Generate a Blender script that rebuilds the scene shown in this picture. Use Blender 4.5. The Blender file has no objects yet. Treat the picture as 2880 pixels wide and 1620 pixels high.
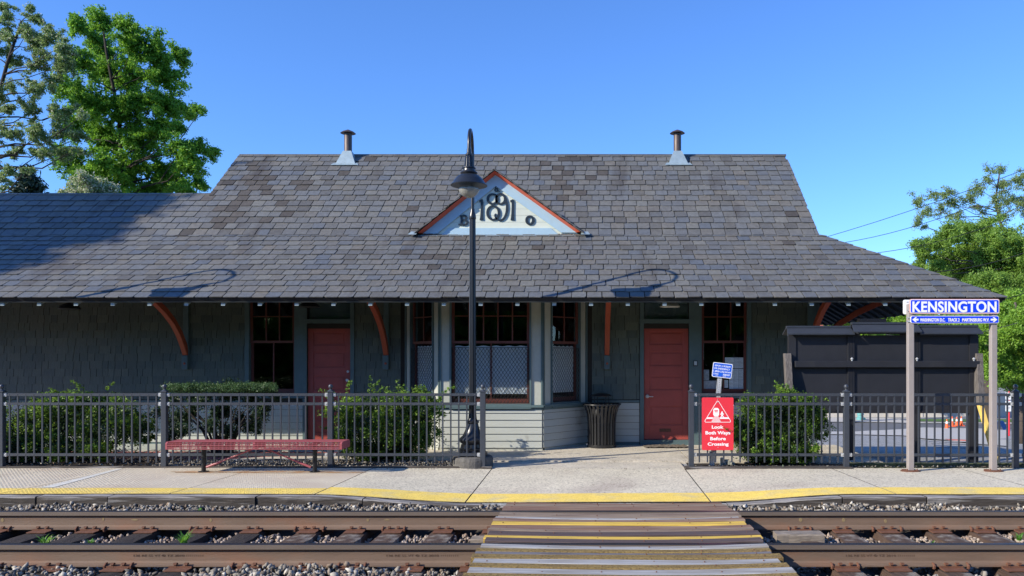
import bpy, math, random
import numpy as np
from mathutils import Vector, Matrix
R = math.radians
random.seed(7); rng = np.random.default_rng(7)
sc = bpy.context.scene
COL = sc.collection

# ------------------------------------------------------------------ camera, sky, sun, exposure
F = 2261.0; VX, VY = 1655.0, 1003.0; CZ = 1.657          # focal length and vanishing point of the photograph, camera height
cam = bpy.data.cameras.new("camera"); camo = bpy.data.objects.new("camera", cam); COL.objects.link(camo)
camo.location = (0, 0, CZ); camo.rotation_euler = (R(90), 0, 0)
cam.sensor_width = 36; cam.lens = 36 * F / 2880
cam.shift_x = (1440 - VX) / 2880; cam.shift_y = (VY - 810) / 2880
cam.clip_end = 3000; cam.clip_start = 0.1
sc.camera = camo
SUN = Vector((-3.22, -1.77, 1.95)).normalized()           # towards the sun
elev = math.asin(SUN.z); azim = math.atan2(SUN.x, SUN.y)
w = bpy.data.worlds.new("World"); sc.world = w; w.use_nodes = True
nt = w.node_tree; nt.nodes.clear()
sky = nt.nodes.new("ShaderNodeTexSky"); sky.sky_type = 'NISHITA'; sky.sun_disc = False
sky.sun_elevation = elev; sky.sun_rotation = azim
sky.altitude = 0; sky.air_density = 1.0; sky.dust_density = 0.1; sky.ozone_density = 4.0
bg = nt.nodes.new("ShaderNodeBackground"); bg.inputs[1].default_value = 0.13
out = nt.nodes.new("ShaderNodeOutputWorld")
tint = nt.nodes.new("ShaderNodeMix"); tint.data_type = 'RGBA'; tint.blend_type = 'MULTIPLY'; tint.inputs[0].default_value = 1; tint.inputs[7].default_value = (0.66, 0.955, 1.42, 1)
nt.links.new(sky.outputs[0], tint.inputs[6]); nt.links.new(tint.outputs[2], bg.inputs[0]); nt.links.new(bg.outputs[0], out.inputs[0])
sl = bpy.data.lights.new("sun", 'SUN'); sl.energy = 5.0; sl.angle = R(0.5); sl.color = (1.0, 0.92, 0.78)
so = bpy.data.objects.new("sun", sl); COL.objects.link(so)
so.rotation_euler = (-SUN).to_track_quat('-Z', 'Y').to_euler()
sc.view_settings.view_transform = 'Standard'; sc.view_settings.look = 'None'
sc.view_settings.exposure = 0.5; sc.view_settings.gamma = 1
sc.render.engine = 'CYCLES'
sc.cycles.use_denoising = True
sc.cycles.max_bounces = 6; sc.cycles.transparent_max_bounces = 12
sc.cycles.sample_clamp_indirect = 6

# ------------------------------------------------------------------ helpers
def at(px, py, Y):                                        # a point of the photograph (2880 x 1620) at real distance Y
    return Vector(((px - VX) / F * Y, Y, CZ - (py - VY) / F * Y))
WORLD = {}                                                # name -> world origin
def link(o, parent, origin):
    COL.objects.link(o)
    if parent is not None:
        o.parent = parent
        o.location = Vector(origin) - WORLD[parent.name]
    else:
        o.location = origin
    WORLD[o.name] = Vector(origin)
    return o
def tag(o, label=None, cat=None, group=None, kind=None):
    if label: o['label'] = label
    if cat: o['category'] = cat
    if group: o['group'] = group
    if kind: o['kind'] = kind
    return o
def empty(name, loc, label=None, cat=None, group=None, parent=None):
    o = bpy.data.objects.new(name, None); o.empty_display_size = 0.2
    link(o, parent, Vector(loc)); return tag(o, label, cat, group)
def copy_tree(o, delta, parent=None):
    c = o.copy(); COL.objects.link(c); c.parent = parent
    if parent is None: c.location = o.location + Vector(delta)
    WORLD[c.name] = WORLD[o.name] + Vector(delta)
    for ch in [k for k in o.children]: copy_tree(ch, delta, c)
    return c
class MB:
    def __init__(s): s.v = []; s.f = []; s.m = []
    def add(s, vs, fs, m=0):
        b = len(s.v); s.v.extend([tuple(p) for p in vs])
        s.f.extend([tuple(b + i for i in f) for f in fs]); s.m.extend([m] * len(fs)); return s
    def hexa(s, p, m=0):                                  # p: 8 points, bottom ring then top ring
        return s.add(p, [(3, 2, 1, 0), (4, 5, 6, 7), (0, 1, 5, 4), (1, 2, 6, 5), (2, 3, 7, 6), (3, 0, 4, 7)], m)
    def box(s, x0, x1, y0, y1, z0, z1, m=0):
        return s.hexa([(x0, y0, z0), (x1, y0, z0), (x1, y1, z0), (x0, y1, z0), (x0, y0, z1), (x1, y0, z1), (x1, y1, z1), (x0, y1, z1)], m)
    def fbox(s, fr, u0, u1, n0, n1, z0, z1, m=0):         # box in a wall frame (O, U along, N outward)
        O, U, N = fr
        P = lambda u, n, z: (O[0] + U[0] * u + N[0] * n, O[1] + U[1] * u + N[1] * n, z)
        return s.hexa([P(u0, n1, z0), P(u1, n1, z0), P(u1, n0, z0), P(u0, n0, z0), P(u0, n1, z1), P(u1, n1, z1), P(u1, n0, z1), P(u0, n0, z1)], m)
    def prism(s, poly, vec, m=0):
        n = len(poly); a = [Vector(p) for p in poly]; b = [p + Vector(vec) for p in a]
        fs = [tuple(range(n))[::-1], tuple(range(n, 2 * n))] + [(i, (i + 1) % n, n + (i + 1) % n, n + i) for i in range(n)]
        return s.add(a + b, fs, m)
    def tube(s, pts, rad, n=8, m=0, cap=True):
        pts = [Vector(p) for p in pts]
        if not hasattr(rad, '__len__'): rad = [rad] * len(pts)
        base = len(s.v); up = None
        for i, p in enumerate(pts):
            t = (pts[min(i + 1, len(pts) - 1)] - pts[max(i - 1, 0)]).normalized()
            if up is None:
                up = Vector((0, 0, 1)) if abs(t.z) < 0.9 else Vector((0, 1, 0))
            a = t.cross(up)
            if a.length < 1e-4: a = t.cross(Vector((1, 0, 0)))
            a.normalize(); b = a.cross(t); up = b
            for k in range(n):
                an = 2 * math.pi * k / n
                s.v.append(tuple(p + (a * math.cos(an) + b * math.sin(an)) * rad[i]))
        for i in range(len(pts) - 1):
            for k in range(n):
                a0 = base + i * n + k; a1 = base + i * n + (k + 1) % n
                s.f.append((a0, a1, a1 + n, a0 + n)); s.m.append(m)
        if cap:
            s.f.append(tuple(base + k for k in range(n))[::-1]); s.m.append(m)
            e = base + (len(pts) - 1) * n
            s.f.append(tuple(e + k for k in range(n))); s.m.append(m)
        return s
    def lathe(s, prof, c, n=24, m=0):                     # prof: (radius, z) from bottom to top
        base = len(s.v)
        for r_, z in prof:
            for k in range(n):
                an = 2 * math.pi * k / n
                s.v.append((c[0] + r_ * math.cos(an), c[1] + r_ * math.sin(an), c[2] + z))
        for i in range(len(prof) - 1):
            for k in range(n):
                a0 = base + i * n + k; a1 = base + i * n + (k + 1) % n
                s.f.append((a0, a1, a1 + n, a0 + n)); s.m.append(m)
        s.f.append(tuple(base + k for k in range(n))[::-1]); s.m.append(m)
        e = base + (len(prof) - 1) * n
        s.f.append(tuple(e + k for k in range(n))); s.m.append(m)
        return s
    def build(s, name, mats, parent=None, smooth=False, bevel=0, origin=None):
        a = np.array(s.v, dtype=float)
        if origin is None:
            lo, hi = a.min(0), a.max(0); origin = ((lo[0] + hi[0]) / 2, (lo[1] + hi[1]) / 2, lo[2])
        a = a - np.array(tuple(origin))
        me = bpy.data.meshes.new(name); me.from_pydata([tuple(p) for p in a], [], s.f)
        if not isinstance(mats, (list, tuple)): mats = [mats]
        for m_ in mats: me.materials.append(m_)
        me.polygons.foreach_set('material_index', s.m)
        if smooth: me.polygons.foreach_set('use_smooth', [True] * len(s.f))
        me.update()
        o = bpy.data.objects.new(name, me); link(o, parent, Vector(origin))
        if smooth == 'auto':
            try: me.set_sharp_from_angle(angle=R(35))
            except Exception: pass
        if bevel:
            b = o.modifiers.new("bevel", 'BEVEL'); b.width = bevel; b.segments = 2; b.limit_method = 'ANGLE'; b.angle_limit = R(40)
        return o
def mesh_np(name, V, Fq, mats, parent=None, origin=None, smooth=False, midx=None):
    V = np.asarray(V, float); Fq = np.asarray(Fq, np.int64)
    if origin is None:
        lo, hi = V.min(0), V.max(0); origin = ((lo[0] + hi[0]) / 2, (lo[1] + hi[1]) / 2, lo[2])
    V = V - np.array(tuple(origin))
    k = Fq.shape[1]; me = bpy.data.meshes.new(name)
    me.vertices.add(len(V)); me.vertices.foreach_set('co', V.ravel())
    me.loops.add(Fq.size); me.loops.foreach_set('vertex_index', Fq.ravel().astype(np.int32))
    me.polygons.add(len(Fq)); me.polygons.foreach_set('loop_start', np.arange(0, Fq.size, k, dtype=np.int32))
    me.polygons.foreach_set('loop_total', np.full(len(Fq), k, np.int32))
    if not isinstance(mats, (list, tuple)): mats = [mats]
    for m_ in mats: me.materials.append(m_)
    if midx is not None: me.polygons.foreach_set('material_index', np.asarray(midx, np.int32))
    if smooth: me.polygons.foreach_set('use_smooth', np.ones(len(Fq), bool))
    me.update(calc_edges=True); me.validate()
    o = bpy.data.objects.new(name, me); return link(o, parent, Vector(origin))

# ------------------------------------------------------------------ materials
def ramp(nt, pts):
    r_ = nt.nodes.new("ShaderNodeValToRGB"); e = r_.color_ramp.elements
    while len(e) > 1: e.remove(e[-1])
    e[0].position = pts[0][0]; e[0].color = (*pts[0][1], 1)
    for p, c in pts[1:]:
        k = e.new(p); k.color = (*c, 1)
    return r_
def mat(name, col, rough=0.7, metal=0.0, var=0.15, scale=8.0, bump=0.0, bscale=60.0, island=None, stretch=None, stain=None, spec=0.4, coat=0.0, speck=None):
    """a painted / stone / metal surface: noise tone variation, optional per-piece colours, stains, speckles and bump"""
    m = bpy.data.materials.new(name); m.use_nodes = True; t = m.node_tree; n = t.nodes; L = t.links.new
    b = n["Principled BSDF"]; b.inputs["Roughness"].default_value = rough; b.inputs["Metallic"].default_value = metal
    b.inputs["Specular IOR Level"].default_value = spec; b.inputs["Coat Weight"].default_value = coat
    tc = n.new("ShaderNodeTexCoord"); mp = n.new("ShaderNodeMapping"); L(tc.outputs["Object"], mp.inputs[0])
    if stretch: mp.inputs["Scale"].default_value = stretch
    base = None
    if island:
        g = n.new("ShaderNodeNewGeometry"); r_ = ramp(t, [(i / max(1, len(island) - 1), c) for i, c in enumerate(island)])
        L(g.outputs["Random Per Island"], r_.inputs[0]); base = r_.outputs[0]
    ns = n.new("ShaderNodeTexNoise"); ns.inputs["Scale"].default_value = scale; ns.inputs["Detail"].default_value = 6; ns.inputs["Roughness"].default_value = 0.65
    L(mp.outputs[0], ns.inputs["Vector"])
    mr = n.new("ShaderNodeMapRange"); mr.inputs[1].default_value = 0.28; mr.inputs[2].default_value = 0.72
    mr.inputs[3].default_value = 1 - var; mr.inputs[4].default_value = 1 + var
    L(ns.outputs[0], mr.inputs[0])
    mx = n.new("ShaderNodeMix"); mx.data_type = 'RGBA'; mx.blend_type = 'MULTIPLY'; mx.inputs[0].default_value = 1
    if base: L(base, mx.inputs[6])
    else: mx.inputs[6].default_value = (*col, 1)
    L(mr.outputs[0], mx.inputs[7]); cur = mx.outputs[2]
    if stain:                                             # (colour, scale, lo, hi, stretch)
        sm = n.new("ShaderNodeMapping"); L(tc.outputs["Object"], sm.inputs[0])
        if len(stain) > 4: sm.inputs["Scale"].default_value = stain[4]
        s2 = n.new("ShaderNodeTexNoise"); s2.inputs["Scale"].default_value = stain[1]; s2.inputs["Detail"].default_value = 5; L(sm.outputs[0], s2.inputs["Vector"])
        r2 = n.new("ShaderNodeMapRange"); r2.inputs[1].default_value = stain[2]; r2.inputs[2].default_value = stain[3]; L(s2.outputs[0], r2.inputs[0])
        x2 = n.new("ShaderNodeMix"); x2.data_type = 'RGBA'; L(r2.outputs[0], x2.inputs[0]); L(cur, x2.inputs[6]); x2.inputs[7].default_value = (*stain[0], 1); cur = x2.outputs[2]
    if speck:                                             # (dark, light, scale)
        vo = n.new("ShaderNodeTexVoronoi"); vo.inputs["Scale"].default_value = speck[2]; L(tc.outputs["Object"], vo.inputs["Vector"])
        r3 = ramp(t, [(0, speck[0]), (0.35, (1, 1, 1)), (0.75, (1, 1, 1)), (1, speck[1])])
        sp = n.new("ShaderNodeSeparateColor"); L(vo.outputs["Color"], sp.inputs[0]); L(sp.outputs[0], r3.inputs[0])
        x3 = n.new("ShaderNodeMix"); x3.data_type = 'RGBA'; x3.blend_type = 'MULTIPLY'; x3.inputs[0].default_value = 1
        L(cur, x3.inputs[6]); L(r3.outputs[0], x3.inputs[7]); cur = x3.outputs[2]
    L(cur, b.inputs["Base Color"])
    if bump:
        nb = n.new("ShaderNodeTexNoise"); nb.inputs["Scale"].default_value = bscale; nb.inputs["Detail"].default_value = 5; L(mp.outputs[0], nb.inputs["Vector"])
        bp = n.new("ShaderNodeBump"); bp.inputs["Strength"].default_value = min(1, bump); bp.inputs["Distance"].default_value = 0.01
        L(nb.outputs[0], bp.inputs["Height"]); L(bp.outputs[0], b.inputs["Normal"])
    return m
def leafmat(name, cols, trans=0.35, rough=0.5):
    m = bpy.data.materials.new(name); m.use_nodes = True; t = m.node_tree; n = t.nodes; L = t.links.new
    b = n["Principled BSDF"]; b.inputs["Roughness"].default_value = rough; b.inputs["Specular IOR Level"].default_value = 0.35
    g = n.new("ShaderNodeNewGeometry"); r_ = ramp(t, [(i / max(1, len(cols) - 1), c) for i, c in enumerate(cols)]); L(g.outputs["Random Per Island"], r_.inputs[0])
    L(r_.outputs[0], b.inputs["Base Color"])
    tr = n.new("ShaderNodeBsdfTranslucent"); hs = n.new("ShaderNodeHueSaturation"); hs.inputs["Value"].default_value = 1.5; hs.inputs["Hue"].default_value = 0.485; L(r_.outputs[0], hs.inputs["Color"]); L(hs.outputs[0], tr.inputs[0])
    mx = n.new("ShaderNodeMixShader"); mx.inputs[0].default_value = trans; L(b.outputs[0], mx.inputs[1]); L(tr.outputs[0], mx.inputs[2])
    L(mx.outputs[0], n["Material Output"].inputs[0]); return m
def glassmat(name, tint=(0.9, 0.93, 0.94), refl=1.0):
    m = bpy.data.materials.new(name); m.use_nodes = True; t = m.node_tree; n = t.nodes; L = t.links.new; n.remove(n["Principled BSDF"])
    tr = n.new("ShaderNodeBsdfTransparent"); tr.inputs[0].default_value = (*tint, 1)
    gl = n.new("ShaderNodeBsdfGlossy"); gl.inputs["Roughness"].default_value = 0.02; gl.inputs[0].default_value = (refl, refl, refl, 1)
    fr = n.new("ShaderNodeFresnel"); fr.inputs[0].default_value = 1.6
    ns = n.new("ShaderNodeTexNoise"); ns.inputs["Scale"].default_value = 2.5
    bp = n.new("ShaderNodeBump"); bp.inputs["Strength"].default_value = 0.15; bp.inputs["Distance"].default_value = 0.02; L(ns.outputs[0], bp.inputs["Height"]); L(bp.outputs[0], gl.inputs["Normal"])
    gg = n.new("ShaderNodeNewGeometry"); fm = n.new("ShaderNodeMath"); fm.operation = 'SUBTRACT'; fm.use_clamp = True; L(fr.outputs[0], fm.inputs[0]); L(gg.outputs["Backfacing"], fm.inputs[1])
    mx = n.new("ShaderNodeMixShader"); L(fm.outputs[0], mx.inputs[0]); L(tr.outputs[0], mx.inputs[1]); L(gl.outputs[0], mx.inputs[2])
    L(mx.outputs[0], n["Material Output"].inputs[0]); return m
M = {}
M['slate'] = mat('slate', (1, 1, 1), rough=0.55, var=0.22, scale=14, bump=0.5, bscale=45, spec=0.45,
    island=[(0.1095, 0.1021, 0.0874), (0.1157, 0.1215, 0.1265), (0.1345, 0.1263, 0.1093), (0.0939, 0.1038, 0.1187), (0.1423, 0.1409, 0.1296), (0.0908, 0.086, 0.0773), (0.122, 0.1263, 0.1281), (0.1377, 0.1263, 0.1062), (0.1126, 0.1134, 0.1093), (0.1525, 0.1474, 0.1296)],
    stain=((.066, .058, .050), 1.0, 0.60, 0.74, (1.8, 0.4, 0.4)))
M['slate_stained'] = mat('stained_slate', (1, 1, 1), rough=0.7, var=0.25, scale=14, bump=0.5, bscale=45, island=[(.050, .044, .038), (.075, .066, .057), (.060, .052, .045), (.090, .080, .070)])
M['slate_dark'] = mat('slate_underlay', (.018, .017, .017), rough=0.9)
M['shingle'] = mat('shingle_paint', (1, 1, 1), rough=0.75, var=0.12, scale=10, bump=0.5, bscale=25, stretch=(3, 3, 0.6), island=[(.098, .120, .101), (.084, .106, .092), (.110, .130, .107), (.077, .096, .086)])
M['clap'] = mat('clapboard_paint', (.405, .42, .375), rough=0.65, var=0.07, scale=3, bump=0.25, bscale=25, stretch=(0.6, 0.6, 5), stain=((.20, .19, .16), 2.2, 0.66, 0.8))
M['trim'] = mat('teal_trim_paint', (.085, .13, .135), rough=0.55, var=0.1)
M['pale_trim'] = mat('pale_trim_paint', (.40, .41, .355), rough=0.6, var=0.07, bump=0.15, bscale=30)
M['red'] = mat('red_door_paint', (.35, .066, .050), rough=0.5, var=0.14, scale=3, bump=0.15, bscale=30, stain=((.30, .06, .045), 2.2, .55, .75))
M['redsash'] = mat('red_sash_paint', (.125, .034, .024), rough=0.5, var=0.12)
M['bracket'] = mat('red_bracket_paint', (.32, .065, .03), rough=0.5, var=0.12)
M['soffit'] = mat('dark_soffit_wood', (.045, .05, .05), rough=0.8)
M['rafter'] = mat('grey_rafter_paint', (.26, .33, .36), rough=0.6, var=0.1)
M['cream'] = mat('cream_gable_paint', (.60, .635, .54), rough=0.6, var=0.04, scale=4)
M['skyblue'] = mat('light_blue_trim_paint', (.36, .51, .60), rough=0.55, var=0.05)
M['coral'] = mat('orange_red_moulding_paint', (.70, .13, .06), rough=0.5, var=0.08)
M['letter'] = mat('dark_letter_paint', (.018, .027, .036), rough=0.4, var=0.1)
M['flash'] = mat('zinc_flashing', (.32, .40, .43), rough=0.45, metal=0.3, var=0.15)
M['pipe'] = mat('weathered_vent_metal', (.10, .075, .065), rough=0.5, metal=0.4, var=0.35, scale=12, stretch=(3, 3, 0.5))
M['fence'] = mat('charcoal_fence_paint', (.045, .052, .066), rough=0.38, var=0.12, spec=0.5)
M['clip'] = mat('galvanised_bracket', (.62, .63, .63), rough=0.35, metal=0.5, var=0.2, scale=60)
M['lamp'] = mat('black_lamp_paint', (.014, .016, .020), rough=0.33, var=0.15, spec=0.6)
M['globe'] = mat('frosted_globe', (.26, .26, .235), rough=0.15, var=0.15, spec=0.6)
M['bench'] = mat('red_bench_coating', (.34, .085, .095), rough=0.45, var=0.1, spec=0.4)
M['black'] = mat('black_metal', (.012, .012, .013), rough=0.4, var=0.2)
M['can'] = mat('black_bin_metal', (.015, .015, .016), rough=0.32, var=0.3, scale=30, spec=0.6)
M['board'] = mat('black_board_paint', (.020, .021, .026), rough=0.5, var=0.15, scale=5, stain=((.034, .034, .036), 2.0, .58, .78, (1, 1, .35)))
M['boardroof'] = mat('dark_blue_metal_cap', (.036, .042, .055), rough=0.45, var=0.12)
M['post'] = mat('taupe_post_paint', (.30, .265, .25), rough=0.5, var=0.06)
M['rust'] = mat('rust_plate', (.14, .06, .035), rough=0.85, var=0.3, scale=25, bump=0.3)
M['blue'] = mat('blue_sign_sheet', (.008, .055, .75), rough=0.4, var=0.02)
M['blue2'] = mat('blue_notice_sheet', (.012, .11, .62), rough=0.4, var=0.02)
M['white'] = mat('white_sign_sheet', (.85, .85, .85), rough=0.45, var=0.02)
M['pinkedge'] = mat('faded_sign_border', (.78, .42, .38), rough=0.5, var=0.05)
M['signred'] = mat('red_sign_sheet', (.72, .035, .055), rough=0.45, var=0.03)
M['concrete'] = mat('exposed_aggregate_concrete', (.62, .56, .43), rough=0.9, var=0.10, scale=1.2, bump=0.6, bscale=140, speck=((.50, .47, .45), (1.15, 1.15, 1.15), 60), stain=((.47, .40, .32), 0.8, 0.55, 0.75))
M['ribbed'] = mat('ribbed_platform_concrete', (.60, .525, .40), rough=0.95, var=0.07, scale=1.5, bump=0.3, bscale=120, spec=.1, stain=((.50, .40, .30), 1.1, .5, .75))
M['walk'] = mat('walkway_concrete', (.54, .485, .39), rough=0.9, var=0.16, scale=2.5, bump=0.5, bscale=90, speck=((.6, .6, .6), (1.15, 1.15, 1.15), 60), stain=((.24, .2, .16), 1.3, 0.6, 0.8))
M['apron'] = mat('pale_green_concrete', (.40, .43, .38), rough=0.85, var=0.1)
M['yellow'] = mat('yellow_platform_paint', (.88, .64, .14), rough=0.7, var=0.1, scale=5, bump=0.5, bscale=120, speck=((.75, .72, .65), (1.1, 1.1, 1.1), 80), stain=((.66, .54, .26), 3.0, 0.50, 0.75))
M['redfloor'] = mat('red_painted_concrete', (.48, .155, .13), rough=0.75, var=0.12, scale=4)
M['joint'] = mat('dark_joint_and_gap_shade', (.03, .028, .025), rough=0.95)  # slab joints and wall backing; also painted shadow lines between clapboards
M['timber'] = mat('weathered_timber', (.060, .050, .042), rough=0.9, var=0.5, scale=9, stretch=(0.5, 4, 8), bump=0.9, bscale=18, stain=((.30, .285, .27), 1.6, 0.56, 0.68, (0.6, 3, 9)))
M['timbertop'] = mat('bleached_timber_top', (.30, .28, .26), rough=0.9, var=0.4, scale=7, stretch=(0.5, 4, 8), bump=0.8, bscale=18, stain=((.08, .068, .058), 2.2, 0.48, 0.60, (0.5, 6, 9)))
M['tie'] = mat('creosoted_tie', (.034, .026, .022), rough=0.9, var=0.45, scale=9, stretch=(8, 0.5, 6), bump=1.0, bscale=22)
M['tiebrown'] = mat('rusty_brown_tie', (.080, .050, .036), rough=0.9, var=0.4, scale=9, stretch=(8, 0.5, 6), bump=1.0, bscale=22, stain=((.28, .25, .21), 3.0, 0.62, 0.72))
M['rail'] = mat('rusty_rail_web', (.165, .112, .080), rough=0.72, var=0.16, scale=5, bump=0.25, bscale=60, stretch=(0.35, 1, 3), stain=((.21, .105, .062), 1.5, 0.5, 0.72, (0.8, 1, 2)))
M['railtop'] = mat('polished_rail_head', (.06, .058, .062), rough=0.35, metal=0.6, var=0.1)
M['railside'] = mat('rail_head_side', (.17, .135, .11), rough=0.5, metal=0.2, var=0.12, stretch=(0.3, 1, 3))
M['ballast'] = mat('ballast_stone', (1, 1, 1), rough=0.85, var=0.2, scale=20, island=[(.24, .215, .175), (.12, .108, .092), (.40, .36, .30), (.07, .064, .057), (.24, .17, .115), (.29, .265, .22), (.10, .088, .074), (.54, .50, .43), (.18, .165, .145), (.085, .077, .068), (.20, .145, .10)])
M['ballastbrown'] = mat('rust_dusted_ballast', (1, 1, 1), rough=0.9, var=0.2, scale=20, island=[(.30, .21, .15), (.38, .30, .23), (.20, .15, .12), (.45, .38, .31), (.26, .20, .16), (.16, .13, .11)])
M['bedfloor'] = mat('dark_ballast_bed', (.055, .048, .042), rough=0.95, var=0.4, scale=30, bump=1, bscale=40)
M['mulch'] = mat('dark_mulch', (.030, .022, .017), rough=1, var=0.5, scale=25, bump=1, bscale=50)
M['asphalt'] = mat('asphalt', (.25, .25, .25), rough=0.9, var=0.15, scale=1.5, bump=0.5, bscale=90, speck=((.55, .55, .55), (1.7, 1.7, 1.7), 35))
M['paleroad'] = mat('pale_street_concrete', (.42, .40, .37), rough=0.9, var=0.1)
M['grass'] = mat('grass_verge', (.07, .14, .025), rough=0.9, var=0.4, scale=4)
M['darkroom'] = mat('dark_interior', (.02, .02, .022), rough=0.9)
M['curtain'] = mat('white_blind', (.62, .63, .64), rough=0.7, var=0.06, scale=3, stretch=(1, 1, 8))
M['paper'] = mat('posted_paper', (.82, .82, .86), rough=0.6, var=0.1, scale=50)
M['papergrey'] = mat('grey_printed_paper', (.42, .42, .46), rough=0.6, var=0.45, scale=22, stretch=(2.5, 1, 0.8))
M['glass'] = glassmat('window_glass')
M['mat'] = mat('dry_brown_doormat', (.16, .13, .10), rough=1, var=0.5, scale=40, bump=1, bscale=90)
M['steel'] = mat('brushed_steel', (.55, .56, .58), rough=0.3, metal=0.9, var=0.08)
M['galv'] = mat('galvanised_post', (.60, .61, .62), rough=0.4, metal=0.35, var=0.15, scale=30)
M['cone'] = mat('orange_cone_rubber', (.85, .13, .03), rough=0.5, var=0.05)
M['palewall'] = mat('pale_stucco', (.52, .48, .42), rough=0.85, var=0.08)
M['brickred'] = mat('red_roof_shingle', (.36, .09, .07), rough=0.85, var=0.2, scale=12)
M['tealpaint'] = mat('teal_hydrant_paint', (.12, .32, .31), rough=0.5)
M['bark'] = mat('bark', (.095, .075, .06), rough=0.95, var=0.35, scale=12, bump=0.8, bscale=20, stretch=(2, 2, 0.5))
M['barkdark'] = mat('dark_bark', (.032, .026, .022), rough=0.95, var=0.35)
M['stone'] = mat('rough_footing_concrete', (.115, .108, .098), rough=0.95, var=0.35, scale=10, bump=0.9, bscale=25)
M['prop'] = mat('bleached_prop_wood', (.13, .115, .105), rough=0.9, var=0.6, scale=10, stretch=(7, 7, 0.6), bump=0.8, bscale=30)
M['yellowprop'] = mat('yellow_painted_wood', (.75, .53, .14), rough=0.7, var=0.12)
M['woodblock'] = mat('bleached_oak_block', (.22, .185, .15), rough=0.9, var=0.45, scale=12, stretch=(0.6, 3, 9), bump=0.7, bscale=20)
def plankmat(name, col, stain, lo=0.5, hi=0.62, gritty=False):
    return mat(name, col, rough=0.85, var=0.35, scale=7, stretch=(0.35, 5, 5), bump=0.7, bscale=90 if gritty else 16, stain=(stain, 1.3, lo, hi, (0.5, 5, 5)), speck=((.5, .48, .45), (1.3, 1.3, 1.3), 90) if gritty else None)
M['pk_brown'] = plankmat('worn_brown_plank', (.20, .118, .082), (.30, .22, .15))
M['pk_tan'] = plankmat('tan_plank', (.24, .18, .13), (.13, .08, .06))
M['pk_white'] = plankmat('bleached_white_plank', (.34, .335, .325), (.20, .165, .125), 0.48, 0.66)
M['pk_yellow'] = plankmat('yellow_painted_plank', (.60, .40, .07), (.36, .25, .10), 0.54, 0.68)
M['pk_ochre'] = plankmat('gritty_ochre_plank', (.25, .17, .055), (.20, .13, .05), gritty=True)
M['pk_dark'] = plankmat('dark_oiled_plank', (.085, .060, .056), (.15, .135, .14), 0.55, 0.7)
M['pk_grey'] = plankmat('grey_plank', (.15, .14, .145), (.06, .045, .05), 0.52, 0.62)

# ------------------------------------------------------------------ ground, platform, walkway, street
def terrain(Y):
    return float(np.interp(Y, [14, 15.2, 24.5, 30, 40], [-.03, -.19, -1.20, -1.42, -1.954]))
def on_ground(px, py):                                    # the ground point seen at a pixel of the photograph
    Y = 11.0
    while Y < 400:
        if at(px, py, Y).z <= terrain(Y): break
        Y += 0.02
    return at(px, py, Y)
ys = [-60, 5.0, 9.28, 9.3, 14, 15.2, 20, 24.5, 27, 30, 38, 40, 60, 120, 400, 1500]
zs = [-.30, -.30, -.30, -.06, -.03] + [terrain(y) for y in ys[5:]]
xs = [-900, -100, -30, -10, 0, 10, 30, 100, 900]
V = [(x, y, z) for y, z in zip(ys, zs) for x in xs]; nx = len(xs)
Fq = [(j * nx + i, j * nx + i + 1, (j + 1) * nx + i + 1, (j + 1) * nx + i) for j in range(len(ys) - 1) for i in range(nx - 1)]
mi = [0 if ys[f[0] // nx] < 9.2 else 1 for f in Fq]
tag(mesh_np('ground', V, Fq, [M['bedfloor'], M['asphalt']], midx=mi), kind='structure')

def ez(x):                                                # height of the platform edge, dipping at the crossing
    def sm(t): t = max(0, min(1, t)); return t * t * (3 - 2 * t)
    if x < 0: return -.045 + .093 * sm((-1.35 - x) / 1.9)
    return -.045 + .093 * sm((x - 1.45) / 1.7)
def pz(x, y): 
    t = (y - 9.4) / 2.55; e = ez(x); b = 0.0 if abs(x) > 1.6 else -0.012
    return e * (1 - t) + b * t + 0.004 * math.sin(x * 0.9)
# slabs
joints = [-10.6, -8.75, -6.9, -4.9, -3.2, -1.44, 1.43, 3.6, 5.5, 7.4]
mb = MB(); my = MB()
for a, b in zip(joints[:-1], joints[1:]):
    a += .007; b -= .007; n = max(2, int((b - a) / .3)); rows = [9.4, 9.86, 10.4, 11.2, 11.98]
    V = []; 
    for j, y in enumerate(rows):
        for i in range(n + 1):
            x = a + (b - a) * i / n; V.append((x, y, pz(x, y)))
    fs = [(j * (n + 1) + i, j * (n + 1) + i + 1, (j + 1) * (n + 1) + i + 1, (j + 1) * (n + 1) + i) for j in range(len(rows) - 1) for i in range(n)]
    mb.add(V, fs, 1 if b < -3.1 else 0)
    mb.add([(a, 9.4, pz(a, 9.4)), (a, 11.98, pz(a, 11.98)), (a, 11.98, -.2), (a, 9.4, -.2)], [(0, 1, 2, 3)], 2)
    mb.add([(b, 9.4, pz(b, 9.4)), (b, 11.98, pz(b, 11.98)), (b, 11.98, -.2), (b, 9.4, -.2)], [(3, 2, 1, 0)], 2)
    V = []
    for j, y in enumerate((9.405, 9.86 if a < -3.3 else 9.95)):
        for i in range(n + 1):
            x = a + .002 + (b - a - .004) * i / n; V.append((x, y + (0.015 * math.sin(x * 1.7) if j else 0), pz(x, y) + .004))
    my.add(V, [(i, i + 1, n + 2 + i, n + 1 + i) for i in range(n)])
tag(mb.build('platform', [M['concrete'], M['ribbed'], M['joint']]), kind='structure')
tag(my.build('platform_yellow_strip', M['yellow']), kind='structure')
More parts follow.
